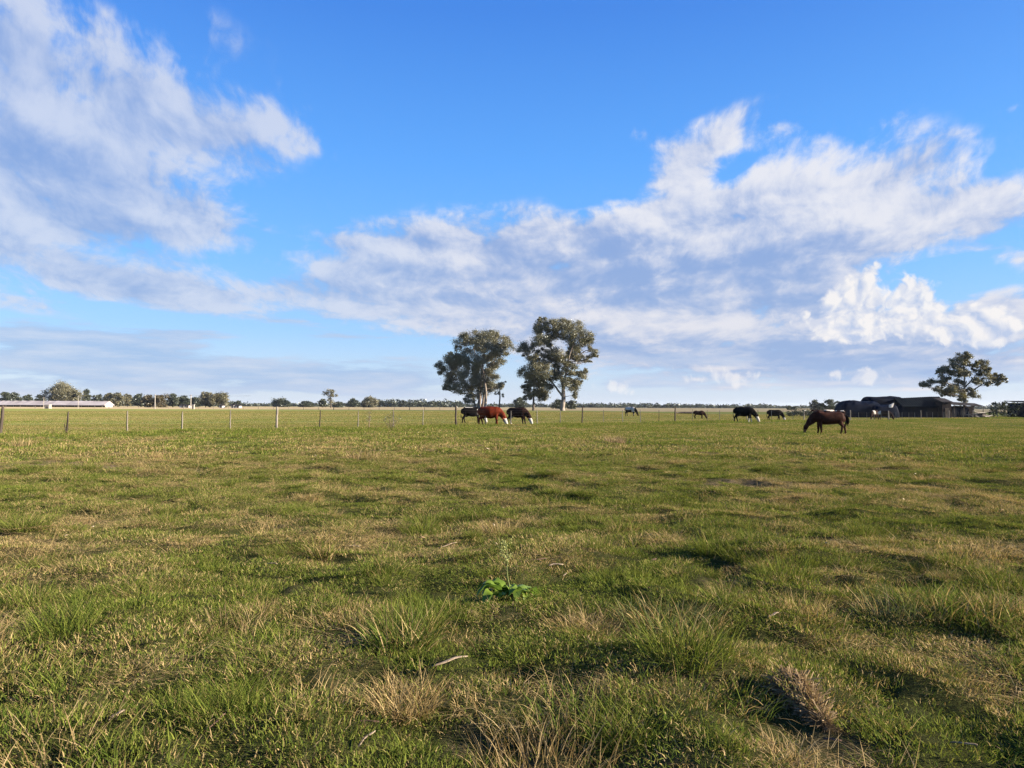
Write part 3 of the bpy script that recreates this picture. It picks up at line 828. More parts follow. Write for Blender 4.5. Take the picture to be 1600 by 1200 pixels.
    # gum by the sheds on the right
    cl = [(1505, 556, 9, 6, 0), (1500, 565, 11, 8, 1), (1510, 566, 11, 8, -1), (1490, 573, 7, 6, 0), (1498, 580, 12, 9, -1.5), (1512, 582, 9, 8, 1.5), (1478, 577, 7, 6, .5), (1468, 582, 5, 4, 0), (1484, 588, 10, 8, 1),
          (1470, 598, 8, 5, 0), (1456, 597, 7, 4, .5), (1446, 600, 7, 4, 0), (1440, 601, 4, 3, 0), (1466, 610, 7, 6, -.5), (1484, 605, 11, 8, -1), (1500, 602, 10, 8, 1), (1478, 615, 9, 6, .5), (1496, 615, 10, 7, -.5), (1514, 612, 8, 7, .5), (1522, 618, 7, 5, 0),
          (1536, 570, 9, 6, 0), (1528, 577, 6, 5, .5), (1543, 576, 6, 5, 0), (1538, 586, 9, 6, -.5), (1553, 588, 7, 5, .5), (1562, 590, 7, 5, 0), (1569, 593, 5, 5, 0), (1545, 598, 7, 5, .5), (1530, 594, 7, 6, 0), (1556, 598, 5, 4, 0), (1520, 596, 6, 6, -1), (1506, 624, 7, 5, 0)]
    tk = [[(1507, 644, 0, .42), (1507, 632, 0, .34), (1507, 612, 0, .24), (1507, 590, 0, .16), (1505, 565, 0, .06)],
          [(1507, 622, 0, .2, 1), (1522, 610, .5, .16), (1540, 598, .5, .1), (1558, 592, .5, .05)],
          [(1507, 618, 0, .2, 1), (1496, 606, -.5, .15), (1476, 598, -.5, .1), (1452, 599, -.5, .05)],
          [(1507, 606, 0, .16, 1), (1520, 592, 0, .12), (1534, 575, 0, .05)]]
    picture_tree('gum_tree', (1507, 644), 168, tk, cl, 'spreading gum tree with open rounded clumps and a pale trunk beside the dark sheds', None, seed=25, n_per=1100, size=.30, extra=30)

def generic_tree(name, px, top_py, base_py, w_px, dist, label, group, leaf, seed, bark=DARK_BARK, shape='round', n_per=150, size=.9, trunk_frac=.25):
    """smaller far tree: irregular clumps round a forked trunk"""
    rnd = random.Random(seed)
    b = at_depth(px, base_py, dist); g0 = gz(b.x, b.y)
    H = at_depth(px, top_py, dist).z - g0
    Wd = w_px * dist / F_PX
    root = empty(name, (b.x, b.y, g0))
    clumps = []
    n = 9 if shape != 'column' else 7
    for i in range(n):
        t = (i + .5) / n
        z = H * (trunk_frac + (1 - trunk_frac) * (t * .86 + .04))
        prof = math.sin(math.pi * (.18 + .72 * t)) if shape == 'round' else (1.05 - t) if shape == 'cone' else .8 if shape == 'bush' else .5 + .5 * math.sin(math.pi * t)
        a = i * 2.4 + rnd.random()
        off = Wd * .5 * prof * rnd.uniform(.35, .75)
        r = Wd * .5 * rnd.uniform(.45, .62) * (.6 + .4 * prof)
        clumps.append(((off * math.cos(a), off * math.sin(a), min(z, H - r * .6)), (r, r, r * rnd.uniform(.6, .8))))
    clumps.append(((0, 0, H - Wd * .14), (Wd * .22, Wd * .22, Wd * .15)))
    mb = MB()
    r0 = max(.12, H * .022)
    tp = [(0, 0, -.3), (rnd.uniform(-.02, .02) * H, 0, H * .3), (rnd.uniform(-.04, .04) * H, rnd.uniform(-.03, .03) * H, H * .85)]
    mb.tube(tp, [r0, r0 * .75, r0 * .2], 7, 0, False)
    for c, r in clumps:
        limb(mb, Vector(tp[1]).lerp(Vector(tp[2]), max(0, min(.8, (c[2] / H - .45)))), c, r0 * .4, .03, .02, .08, 4, rnd)
    mb.build('trunk', bark, root, True)
    make_crown('crown', clumps, n_per, size, seed, leaf, root, droop=.25, shell=.5, zmin=.1)
    tag(root, label, 'tree', group)
    return root

def build_far_trees():
    G1_ = 'trees along the left horizon'
    L = 'far off tree in the row along the left horizon'
    # px, top, width, distance, leaf, shape, label
    rows = [
        (8, 612, 16, 620, DARK_LEAF, 'round', 'rounded dark tree at the left edge, over the end of the long white roof'),
        (20, 613, 16, 640, DARK_LEAF, 'round', 'broad low tree second from the left edge above the white roof'),
        (43, 616, 14, 650, DARK_LEAF, 'round', 'low dark tree above the left part of the white roof, short of the pale hut'),
        (61, 616, 12, 640, DARK_LEAF, 'round', 'small round tree just left of the big olive tree behind the white roof'),
        (95, 600, 44, 560, EUC_LEAF, 'round', 'biggest tree of the left horizon, wide olive crown behind the long white roof'),
        (117, 608, 14, 555, EUC_LEAF, 'column', 'pale narrow tree touching the right side of the big olive tree'),
        (134, 608, 15, 600, DARK_LEAF, 'cone', 'pointed dark conifer above the white roof'),
        (153, 616, 16, 640, DARK_LEAF, 'round', 'low flat tree between the pointed conifer and the end of the white roof'),
        (170, 613, 15, 560, EUC_LEAF, 'round', 'grey green tree at the right end of the long white roof'),
        (183, 612, 15, 560, EUC_LEAF, 'round', 'taller grey tree just past the right end of the white roof'),
        (199, 614, 14, 590, EUC_LEAF, 'column', 'thin airy tree left of the first utility pole'),
        (216, 614, 16, 600, DARK_LEAF, 'round', 'dark tree touching the left side of the square brownish tree'),
        (232, 616, 18, 470, AUTUMN_LEAF, 'bush', 'brownish clipped tree left of the first utility pole'),
        (248, 616, 20, 470, AUTUMN_LEAF, 'bush', 'brownish square topped tree right of the first utility pole'),
        (270, 614, 15, 560, DARK_LEAF, 'round', 'dark tree with a lopsided crown between the two utility poles'),
        (286, 618, 15, 580, DARK_LEAF, 'round', 'low round tree just left of the second utility pole'),
        (305, 620, 16, 620, DARK_LEAF, 'round', 'low tree just right of the second utility pole'),
        (321, 611, 20, 520, EUC_LEAF, 'round', 'left tree of the tall pair right of the utility poles'),
        (344, 612, 26, 520, EUC_LEAF, 'round', 'right and broader tree of the tall pair right of the utility poles'),
        (372, 625, 9, 640, DARK_LEAF, 'round', 'small far tree above the white cottages'),
        (440, 624, 22, 760, DARK_LEAF, 'round', 'low wide dark tree left of the lone mop headed tree'),
        (478, 627, 16, 760, DARK_LEAF, 'bush', 'low grey bush tree left of the lone mop headed tree'),
        (504, 622, 10, 640, DARK_LEAF, 'round', 'small round tree touching the lone mop headed tree'),
        (528, 627, 12, 640, DARK_LEAF, 'bush', 'low tree at the right foot of the lone mop headed tree'),
        (551, 622, 13, 820, DARK_LEAF, 'round', 'rounded dark tree at the left end of the dark wood'),
        (577, 621, 20, 700, EUC_LEAF, 'round', 'olive tree standing in front of the dark wood'),
        (812, 620, 17, 420, DARK_LEAF, 'round', 'grey round tree behind the black white faced cow'),
        (873, 624, 18, 420, DARK_LEAF, 'round', 'bushy grey tree far behind the pale gum trunk'),
        (893, 625, 14, 430, DARK_LEAF, 'bush', 'low dark tree right of the pale gum trunk'),
        (1272, 624, 12, 330, DARK_LEAF, 'round', 'leftmost dark tree beside the black plastic mounds'),
        (1283, 629, 14, 330, DARK_LEAF, 'round', 'low middle tree of the three left of the black plastic mounds'),
        (1297, 623, 16, 330, DARK_LEAF, 'round', 'tallest of the three trees left of the black plastic mounds'),
        (1233, 633, 7, 420, DARK_LEAF, 'round', 'small bluish tree left of the bare thicket'),
        (1241, 634, 7, 420, DARK_LEAF, 'round', 'small dark tree touching the bare thicket'),
        (1309, 625, 9, 300, DARK_LEAF, 'column', 'narrow tree touching the left end of the black plastic mounds'),
    ]
    for i, (px, top, w, dist, leaf, shape, lab) in enumerate(rows):
        hy = 632.2 + .0037 * px
        base = hy + 1180 * 1.5 / dist
        generic_tree('tree', px, top + 1.2, base, w * 1.25, dist, lab, 'trees along the horizon', leaf, 400 + i, shape=shape,
                     n_per=130 if dist > 450 else 170, size=dist * .0016, trunk_frac=.03 if shape == 'bush' else .10)
    # lone mop headed tree
    cl = [(515, 612, 7, 4, 0), (509, 615, 5, 3, 0), (523, 618, 5, 3, 0), (517, 619, 6, 4, .5), (516, 625, 5, 4, 0), (518, 630, 6, 4, 0), (519, 612, 5, 3, 0)]
    tk = [[(517, 636, 0, .5), (517, 626, 0, .4), (516, 615, 0, .1)]]
    picture_tree('mop_headed_tree', (517, 636), 560, tk, cl, 'lone tree with a flat mop of foliage over a thick leafy stem', 'trees along the horizon', seed=61, n_per=60, size=.85, extra=6, bark=DARK_BARK)
    # far woods that read as one mass
    V_, Q_, T_ = [], [], []
    off = 0; cl = []
    def run(x0, x1, top0, top1, dist, step=6.0, sd=0):
        rnd = random.Random(900 + sd)
        x = x0
        while x < x1:
            hy = 632.2 + .0037 * x
            t = (x - x0) / max(1, x1 - x0)
            top = top0 + (top1 - top0) * t + rnd.uniform(-1.3, 1.6)
            dd = dist * rnd.uniform(.96, 1.06)
            p = at_depth(x, hy, dd); Ht = max(2.5, (hy - top + .8) / F_PX * dd)
            wd = rnd.uniform(6, 11) / F_PX * dd
            cl.append(((p.x, dd, Ht * .52), (wd * .6, wd * .6, Ht * .44)))
            cl.append(((p.x + wd * .2, dd, Ht * .28), (wd * .7, wd * .6, Ht * .28)))
            x += step * rnd.uniform(.7, 1.3)
    run(358, 700, 629, 628.5, 1150, 5.5, 1)
    run(590, 720, 622.5, 624.5, 1000, 4.5, 2)
    run(545, 600, 627, 625, 1000, 4.5, 3)
    run(-200, 370, 626, 626, 1200, 6, 4)
    run(700, 1010, 629.5, 630.5, 1250, 5, 5)
    run(905, 1000, 630.5, 631.5, 1100, 4, 6)
    run(1000, 1060, 629.5, 630, 1050, 4, 7)
    run(1060, 1150, 630.5, 632, 1150, 4, 8)
    run(1150, 1260, 633.5, 634.5, 1300, 4, 9)
    run(1165, 1205, 631, 632, 1200, 4, 10)
    run(1250, 1950, 633.5, 634, 1300, 6, 11)
    run(60, 110, 622, 622, 900, 5, 12)
    run(150, 350, 623, 623, 900, 5, 13)
    V, Q, Tn = leaf_cloud(cl, 7.5, 2.9, 77, .1, .3)
    V[:, 2] = np.maximum(V[:, 2], .1)
    me = np_mesh('far_woods', V, [Q])
    me.attributes.new('tint', 'FLOAT', 'POINT').data.foreach_set('value', Tn.astype(np.float32))
    me.materials.append(DARK_LEAF)
    o = bpy.data.objects.new('far_woods', me); C.objects.link(o)
    tag(o, 'dark blue green woods lying along the far horizon', kind='stuff')
build_hero_trees()
build_far_trees()

# ------------------------------------------------------------------ fences
WEATHERED = plain_mat('weathered_wood', (.33, .285, .23), .9, scale=3, col2=(.18, .15, .115), bump=.4, bscale=25, stretch=(1, 1, .2))
DARK_WOOD = plain_mat('dark_old_wood', (.11, .085, .065), .9, scale=3, col2=(.045, .034, .027), bump=.4, bscale=25, stretch=(1, 1, .2))
WIRE = plain_mat('galvanised_wire', (.10, .095, .09), .8, scale=3, spec=.1)
def build_fence():
    root = empty('wire_fence', (F0[0], F0[1], gz(*F0)))
    rnd = random.Random(4)
    off = Vector(root.location)
    def post(j, r, h, mat, name, square=False):
        x, y = F0 + FD * j
        b = Vector((x, y, gz(x, y))) - off
        ln = Vector((rnd.gauss(0, .025), rnd.gauss(0, .02), 0))
        mb = MB()
        n = 6; pts, rr = [], []
        wob = [Vector((rnd.gauss(0, r * .14), rnd.gauss(0, r * .14), 0)) for _ in range(n + 1)]
        for i in range(n + 1):
            t = i / n
            pts.append(b + Vector((0, 0, -.3 + (h + .3) * t)) + ln * (h * t) + wob[i]); rr.append(r * (1.08 - .16 * t) * rnd.uniform(.94, 1.06))
        rr[-1] *= .8
        mb.tube(pts, rr, 4 if square else 9, 0)
        mb.build(name, mat, root, not square)
        return pts
    jj = -1.0
    for k_ in range(-5, 5 * 15 + 1):
        j = k_ / 5
        if k_ % 5 == 0:
            post(j, rnd.uniform(.055, .075), rnd.uniform(1.42, 1.52), DARK_WOOD if k_ in (0, 10, 15, 20) else WEATHERED, 'post')
        else:
            post(j + rnd.gauss(0, .008), rnd.uniform(.030, .042), rnd.uniform(1.12, 1.28), WEATHERED if rnd.random() < .8 else DARK_WOOD, 'dropper', True)
    for hgt in (.25, .5, .76, 1.0, 1.16):
        mb = MB(); pts = []
        for k_ in range(-20, 15 * 20 + 1):
            x, y = F0 + FD * (k_ / 20) + FN * .06
            t = (k_ / 4) % 1
            pts.append(Vector((x, y, gz(*(F0 + FD * (math.floor(k_ / 20 * 5) / 5))) * (1 - t) + gz(*(F0 + FD * (math.floor(k_ / 20 * 5 + 1) / 5))) * t + hgt - .012 * math.sin(math.pi * t))) - off)
        mb.tube(pts, .0022, 4, 0, False)
        mb.build('wire', WIRE, root)
    tag(root, 'long wire fence on wooden posts and thin droppers crossing the pasture', 'fence')
    # second fence far across the field
    p0 = at_depth(-60, 638.3, 292); p1 = at_depth(735, 640.5, 286)
    root2 = empty('wire_fence', (p0.x, p0.y, 0)); rnd = random.Random(8)
    n = 34
    for i in range(n + 1):
        p = Vector((p0.x, p0.y, 0)).lerp(Vector((p1.x, p1.y, 0)), i / n) - Vector(root2.location)
        w = gz(p.x + p0.x, p.y + p0.y)
        mb = MB(); h = rnd.uniform(1.1, 1.3); s = .07 if i % 5 else .12
        mb.tube([(p.x, p.y, w - .2), (p.x + rnd.gauss(0, .03), p.y, w + h * .6), (p.x + rnd.gauss(0, .05), p.y, w + h)], [s, s * .95, s * .8], 6)
        mb.build('post', WEATHERED, root2)
    for hgt in (.4, .75, 1.05):
        mb = MB(); mb.tube([(0, -.1, hgt), (p1.x - p0.x, p1.y - p0.y - .1, hgt)], .012, 4, 0, False); mb.build('wire', WIRE, root2)
    tag(root2, 'distant low wire fence across the far side of the grazed field', 'fence')
    # stick leaning by the fence on the left
    p = on_ground(104, 677)
    mb = MB(); mb.tube([(0, 0, -.15), (-.06, 0, .2), (-.13, .02, .5)], [.03, .026, .018], 6)
    o = mb.build('leaning_stick', DARK_WOOD, None, True); o.location = p
    tag(o, 'short dark stick leaning beside a fence post at the far left', 'stick')

# ------------------------------------------------------------------ animals
def coat(name, c, c2, rough=.65):
    return plain_mat(name, c, rough, scale=7, col2=c2, spec=.06)
RED = coat('red_coat', (.17, .028, .0095), (.10, .016, .006))
BLACK = coat('black_coat', (.0085, .0072, .0072), (.0045, .004, .004), .9)
BROWN = coat('dark_brown_coat', (.036, .016, .012), (.018, .009, .0075), .9)
WHITE = coat('white_coat', (.62, .57, .50), (.44, .39, .34))
BAY = coat('dark_bay_coat', (.060, .020, .011), (.026, .010, .0065), .7)
HORSE_HAIR = coat('black_horse_hair', (.010, .006, .005), (.005, .0035, .0035), .8)
MUZZLE = coat('tan_muzzle_coat', (.19, .10, .05), (.12, .06, .03))

def loft(V, Fc, path, n=14):
    """path: (x, y, z, lateral radius, in-plane radius)"""
    b = len(V); pts = [Vector(p[:3]) for p in path]
    for i, p in enumerate(path):
        t = (pts[min(i + 1, len(pts) - 1)] - pts[max(i - 1, 0)]).normalized()
        lat = Vector((0, 1, 0)); lat = (lat - t * lat.dot(t)).normalized()
        nr = t.cross(lat)
        for k_ in range(n):
            a = 2 * math.pi * k_ / n
            V.append(pts[i] + lat * (p[3] * math.cos(a)) + nr * (p[4] * math.sin(a)))
    for i in range(len(path) - 1):
        for k_ in range(n):
            Fc.append((b + i * n + k_, b + i * n + (k_ + 1) % n, b + (i + 1) * n + (k_ + 1) % n, b + (i + 1) * n + k_))
    Fc.append(tuple(b + k_ for k_ in range(n))[::-1]); Fc.append(tuple(b + (len(path) - 1) * n + k_ for k_ in range(n)))

def fuse(V, Fc, voxel=.022, smooth=4):
    """one continuous skin round the lofted pieces"""
    o = mesh_obj('body', V, Fc)
    m_ = o.modifiers.new('r', 'REMESH'); m_.mode = 'VOXEL'; m_.voxel_size = voxel
    s_ = o.modifiers.new('s', 'SMOOTH'); s_.factor = .5; s_.iterations = smooth
    dg = bpy.context.evaluated_depsgraph_get()
    me = bpy.data.meshes.new_from_object(o.evaluated_get(dg))
    old = o.data; bpy.data.objects.remove(o); bpy.data.meshes.remove(old)
    me.polygons.foreach_set('use_smooth', np.ones(len(me.polygons), dtype=bool))
    return me

def cow_mesh(stance=(0, 0, 0, 0), graze=1.0, head_turn=0.0, fat=1.0, young=0.0):
    V, Fc = [], []
    f = fat
    body = [(-.84, 0, 1.12, .08, .10), (-.80, 0, 1.07, .20, .23), (-.70, 0, 1.03, .26, .30), (-.48, 0, .98, .30 * f, .345), (-.2, 0, .93, .35 * f, .385 * f), (.1, 0, .91, .36 * f, .405 * f),
            (.36, 0, .935, .32, .395), (.55, 0, .96, .27, .37), (.70, 0, .96, .20, .30), (.80, 0, .94, .15, .22)]
    loft(V, Fc, body, 18)
    t = head_turn
    if graze > .5:
        neck = [(.58, 0, 1.0, .18, .31), (.74, .02 * t, .90, .16, .27), (.90, .06 * t, .75, .14, .225), (1.02, .12 * t, .58, .12, .185), (1.09, .16 * t, .47, .115, .16)]
        head = [(1.00, .14 * t, .54, .10, .11), (1.06, .17 * t, .46, .135, .155), (1.13, .21 * t, .33, .125, .15), (1.19, .25 * t, .20, .095, .12), (1.235, .28 * t, .10, .085, .10), (1.25, .29 * t, .04, .065, .075)]
        ear = (1.03, .15 * t, .50)
    else:
        neck = [(.60, 0, 1.0, .17, .29), (.80, .02 * t, 1.08, .14, .23), (.98, .06 * t, 1.18, .12, .18), (1.08, .10 * t, 1.24, .10, .15)]
        head = [(1.02, .10 * t, 1.28, .10, .10), (1.12, .14 * t, 1.27, .13, .145), (1.26, .2 * t, 1.20, .115, .13), (1.38, .26 * t, 1.13, .09, .105), (1.46, .3 * t, 1.08, .08, .09), (1.49, .31 * t, 1.06, .055, .06)]
        ear = (1.06, .12 * t, 1.31)
    loft(V, Fc, neck, 14); loft(V, Fc, head, 12)
    for s in (-1, 1):
        loft(V, Fc, [(ear[0], ear[1] + s * .09, ear[2], .035, .035), (ear[0] - .02, ear[1] + s * .20, ear[2] + .0, .04, .07), (ear[0] - .03, ear[1] + s * .29, ear[2] - .03, .025, .04)], 8)
    for i, s in enumerate((-1, 1)):
        d = stance[i]
        loft(V, Fc, [(.50, s * .15, .90, .10, .17), (.50 + .1 * d, s * .17, .66, .085, .12), (.50 + .35 * d, s * .165, .44, .068, .088), (.51 + .5 * d, s * .16, .37, .064, .072), (.50 + .8 * d, s * .16, .20, .05, .054), (.50 + .95 * d, s * .16, .08, .048, .052), (.52 + d, s * .16, -.02, .055, .065)], 10)
        d = stance[i + 2]
        loft(V, Fc, [(-.56, s * .14, .95, .14, .24), (-.52 + .1 * d, s * .17, .72, .105, .165), (-.60 + .2 * d, s * .165, .54, .065, .095), (-.70 + .4 * d, s * .16, .43, .058, .078), (-.66 + .7 * d, s * .16, .24, .05, .054), (-.645 + .9 * d, s * .16, .08, .048, .052), (-.62 + d, s * .16, -.02, .055, .065)], 10)
    # tail with its switch, udder
    loft(V, Fc, [(-.76, 0, 1.17, .035, .035), (-.86, .01, 1.12, .03, .03), (-.895, .02, .95, .024, .026), (-.90, .02, .70, .024, .024), (-.89, .02, .55, .036, .036), (-.875, .02, .42, .03, .03), (-.87, .02, .36, .02, .02)], 8)
    if not young: loft(V, Fc, [(-.42, 0, .64, .10, .12), (-.40, 0, .54, .09, .10), (-.38, 0, .50, .05, .06)], 10)
    return fuse(V, Fc)

def place_animal(name, me, mats, fmat, pos, rz, scale, label, cat, group=None):
    for m_ in mats: me.materials.append(m_)
    n = len(me.polygons)
    cen = np.zeros(n * 3, dtype=np.float32); me.polygons.foreach_get('center', cen); cen = cen.reshape(-1, 3)
    me.polygons.foreach_set('material_index', fmat(cen[:, 0], cen[:, 1], cen[:, 2]).astype(np.int32))
    o = bpy.data.objects.new(name, me); C.objects.link(o)
    me.name = name
    o.location = pos; o.rotation_euler = (0, 0, rz); o.scale = (scale,) * 3
    tag(o, label, cat, group)
    return o

def blotch(seed, thr=.0, s=2.2):
    def f(x, y, z):
        return (fbm(x * s + seed, z * s + y * 1.3, seed, 3) > thr)
    return f
def build_cattle():
    GR = 'cattle grazing beyond the fence'
    def gp(px, py): return on_ground(px, py)
    def face(x, z, grz=True): return ((x > 1.04) & (z < .50) & (x > 1.02 + .25 * (z - .30))) if grz else (x > 1.06) & (z > .9)
    # red hereford type cow with white face
    def f(x, y, z): return np.where(face(x, z) | ((x > .35) & (x < 1.0) & (z < .62 - (.3 * (x - .4))) & (np.abs(y) < .09)), 1, 0)
    place_animal('cow', cow_mesh((.10, -.08, -.10, .12), 1, .3, 1.1), [RED, WHITE], f, gp(765, 664.5), R(-12), 1.10, 'big rusty red cow with a white face grazing behind the fence', 'cow', GR)
    # dark brown cow with a white face, right of it
    def f(x, y, z): return np.where(face(x, z) | (z < .60) & (x > -.55) & (x < -.2) & (np.abs(y) < .2), 1, 0)
    place_animal('cow', cow_mesh((.05, .14, -.12, .06), 1, .2, 1.0), [BROWN, WHITE], f, gp(808, 663), R(-24), 1.06, 'dark brown cow with a white face grazing just right of the red cow', 'cow', GR)
    # black cow half hidden behind the red one
    def f(x, y, z): return np.where((x > .42) & (x < .60) & (z > .68 + .5 * (x - .42)) & (z < 1.16) | (z > 1.27) & (x > -.55) & (x < .1) | face(x, z), 1, 0)
    place_animal('cow', cow_mesh((0, .1, -.16, .10), 1, 0, 1.0), [BLACK, WHITE], f, gp(737, 660.8), R(8), 1.08, 'black cow with a white shoulder stripe half hidden behind the red cow', 'cow', GR)
    # white and black cow far off
    b = blotch(9, .06, 1.9)
    def f(x, y, z): return np.where((z > .90) & (x < .20) & (x > -.7) | (x > .30) & (x < .72) & (z > .60) | (z < .35) & b(x, y, z), 1, 0)
    place_animal('cow', cow_mesh((.08, -.05, -.05, .1), 1, 0), [BLACK, WHITE], f, gp(985, 650), R(-35), 1.12, 'small looking white and black patched cow far out, right of the gums', 'cow', GR)
    # dark calf
    place_animal('calf', cow_mesh((.06, -.12, -.02, .12), 1, 0, .85, 1), [BROWN], lambda x, y, z: x * 0, gp(1092, 654.2), R(-14), .80, 'dark calf grazing alone, left of the biggest black cow', 'calf', GR)
    # big black cow with white face and legs
    def f(x, y, z): return np.where(face(x, z) | (z < .34) & (x > .2), 1, 0)
    place_animal('cow', cow_mesh((-.05, .14, -.12, .10), 1, 1.2, 1.08), [BLACK, WHITE], f, gp(1162, 659.6), R(-28), 1.13, 'biggest black cow with white face and pale front legs behind the fence', 'cow', GR)
    def f(x, y, z): return np.where(face(x, z) & (z < .36), 1, 0)
    place_animal('cow', cow_mesh((.12, -.08, .08, -.14), 1, .6, 1.0), [BLACK, WHITE], f, gp(1210, 656.8), R(-18), .98, 'black cow with a white muzzle grazing between the biggest black cow and the horse', 'cow', GR)
    # the pair in front of the mounds, heads apart
    def f(x, y, z): return np.where((x > .30) & (x < .70) & (z > .78) | (z < .5) & (x > .45) & (x < .8) & (y < 0), 1, 0)
    place_animal('cow', cow_mesh((.08, -.1, .0, .1), 1, .3), [BROWN, WHITE], f, gp(1367, 655.6), R(180 + 38), 1.12, 'brown cow with white shoulders, head down to the left, before the black mounds', 'cow', GR)
    def f(x, y, z): return np.where((x < -.42) & (z > .80), 1, 0)
    place_animal('cow', cow_mesh((.05, .1, -.1, .05), 1, .3), [BROWN, WHITE], f, gp(1382, 656), R(-42), 1.08, 'brown cow with a white rump, black head down to the right, before the black mounds', 'cow', GR)
    # three beyond the horse's back
    for px, py, rz, sc, gr_, sd, lab in ((1280, 653.2, 185, 1.10, 0, 3, 'dark cow showing only its back above the neck of the horse'),
                                    (1296, 653.8, 10, 1.16, 1, 6, 'pale backed cow, middle of the three beyond the back of the horse'),
                                    (1312, 652.6, 160, 1.06, 1, 14, 'dark cow with a white mark above the rump of the horse')):
        b = blotch(sd, .10, 1.6)
        def f(x, y, z, b=b, sd=sd): return np.where((z > 1.15) & b(x, y, z) & (sd != 3) | (sd == 6) & (z > 1.08) & (x > -.1) & (x < .5), 1, 0)
        place_animal('cow', cow_mesh((.05, -.05, .1, -.05), gr_, 0), [BROWN, WHITE], f, gp(px, py), R(rz), sc, lab, 'cow', GR)

def build_horse():
    V, Fc = [], []
    body = [(-.80, 0, 1.02, .06, .08), (-.76, 0, .99, .17, .20), (-.64, 0, .97, .235, .275), (-.45, 0, .965, .255, .285), (-.2, 0, .935, .265, .285), (.1, 0, .915, .27, .29), (.35, 0, .93, .25, .295), (.52, 0, .97, .21, .285), (.66, 0, .96, .165, .25), (.74, 0, .93, .12, .19)]
    loft(V, Fc, [(p[0], 0, p[2] - .075, p[3] * 1.12, p[4] * 1.16) for p in body], 18)
    loft(V, Fc, [(.48, 0, 1.03, .165, .29), (.68, 0, .97, .155, .285), (.86, 0, .83, .135, .25), (1.02, 0, .66, .12, .205), (1.14, 0, .52, .08, .13), (1.20, 0, .44, .075, .11)], 14)
    loft(V, Fc, [(1.12, 0, .52, .06, .07), (1.19, 0, .46, .088, .125), (1.24, 0, .36, .085, .13), (1.28, 0, .24, .068, .098), (1.305, 0, .12, .056, .072), (1.31, 0, .04, .055, .066), (1.305, 0, .0, .04, .045)], 12)
    for s in (-1, 1):
        loft(V, Fc, [(1.13, s * .05, .52, .028, .035), (1.17, s * .065, .60, .03, .04), (1.20, s * .07, .66, .012, .014)], 8)
    st = (0.0, -.04, -.04, .16)
    for i, s in enumerate((-1, 1)):
        d = (.05, -.05)[i]
        loft(V, Fc, [(.50, s * .12, .92, .10, .18), (.50 + .1 * d, s * .14, .68, .08, .115), (.51 + .4 * d, s * .14, .47, .065, .085), (.51 + .6 * d, s * .14, .41, .064, .074), (.50 + .8 * d, s * .14, .22, .048, .055), (.505 + d, s * .14, .11, .042, .05), (.53 + d, s * .14, .05, .045, .055), (.545 + d, s * .14, -.02, .055, .07)], 10)
        d = (-.24, .08)[i]
        loft(V, Fc, [(-.55, s * .12, .92, .14, .25), (-.50 + .15 * d, s * .15, .70, .105, .17), (-.60 + .3 * d, s * .145, .54, .07, .105), (-.69 + .6 * d, s * .14, .46, .058, .08), (-.67 + .8 * d, s * .14, .24, .048, .056), (-.655 + d, s * .14, .12, .043, .05), (-.63 + d, s * .14, .05, .045, .055), (-.615 + d, s * .14, -.02, .055, .07)], 10)
    loft(V, Fc, [(-.72, 0, 1.10, .04, .04), (-.80, 0, 1.06, .04, .04), (-.84, 0, .98, .035, .035)], 8)
    me = fuse(V, Fc, .02)
    def f(x, y, z): return np.where((x > 1.15) & (z < .26) & (z > .0), 1, 0)
    o = place_animal('horse', me, [BAY, MUZZLE], f, on_ground(1296, 678.3), R(180 - 6), 1.03, 'dark bay young horse grazing with its head to the left in the near pasture', 'horse')
    # tail and mane
    g = random.Random(3); mb = MB()
    for i in range(46):
        a = g.uniform(-1, 1); q = g.uniform(-1, 1); L = g.uniform(.42, .66)
        p0 = Vector((-.79 + .02 * a, .03 * q, 1.06))
        mb.tube([p0, p0 + Vector((-.10 + .03 * a, .05 * q, -.06)), p0 + Vector((-.15 + .06 * a, .08 * q, -.30)), p0 + Vector((-.12 + .08 * a, .07 * q, -L))], [.012, .016, .014, .003], 5, 0, False)
    mb.build('tail', HORSE_HAIR, o)
    mb = MB()
    for i in range(60):
        t = g.random(); p0 = Vector((.55, 0, 1.21)).lerp(Vector((1.13, 0, .60)), t) + Vector((.07 * math.sin(math.pi * t), 0, .07 * math.sin(math.pi * t)))
        s = 1 if g.random() < .75 else -1
        mb.tube([p0, p0 + Vector((.0, .05 * s, .02)), p0 + Vector((-.04, .10 * s, -.08)), p0 + Vector((-.08, .12 * s, -.19 - .06 * g.random()))], [.014, .014, .012, .003], 5, 0, False)
    mb.build('mane', HORSE_HAIR, o)

# ------------------------------------------------------------------ sheds, mounds and far structures
PLASTIC = plain_mat('black_plastic', (.005, .0095, .024), .6, scale=1.6, col2=(.003, .005, .013), spec=.02, bump=.4, bscale=2.5)
PLASTIC2 = plain_mat('weathered_black_plastic', (.0055, .0095, .022), .7, scale=1.2, col2=(.0035, .0045, .008), spec=.02, bump=.6, bscale=2)
SHEET_ROOF = plain_mat('mossy_sheet_roof', (.007, .011, .015), .95, scale=.8, col2=(.004, .007, .011), spec=.02, stretch=(.3, 1, 1))
DARK_SHEET = plain_mat('dark_sheet_wall', (.006, .009, .020), .9, scale=1.0, col2=(.004, .005, .008), stretch=(3, 1, .2))
BRICK = plain_mat('brown_board_wall', (.022, .013, .013), .9, scale=2.0, col2=(.012, .007, .008), stretch=(2, 1, .3))
PALE_ROOF = plain_mat('pale_sheet_roof', (.05, .045, .045), .9, scale=.7, col2=(.018, .016, .017), spec=.05, stretch=(1, .3, 1))
WHITE_ROOF = plain_mat('white_fibre_roof', (.52, .46, .44), .9, scale=.25, col2=(.36, .31, .29), stretch=(.4, 1, 1))
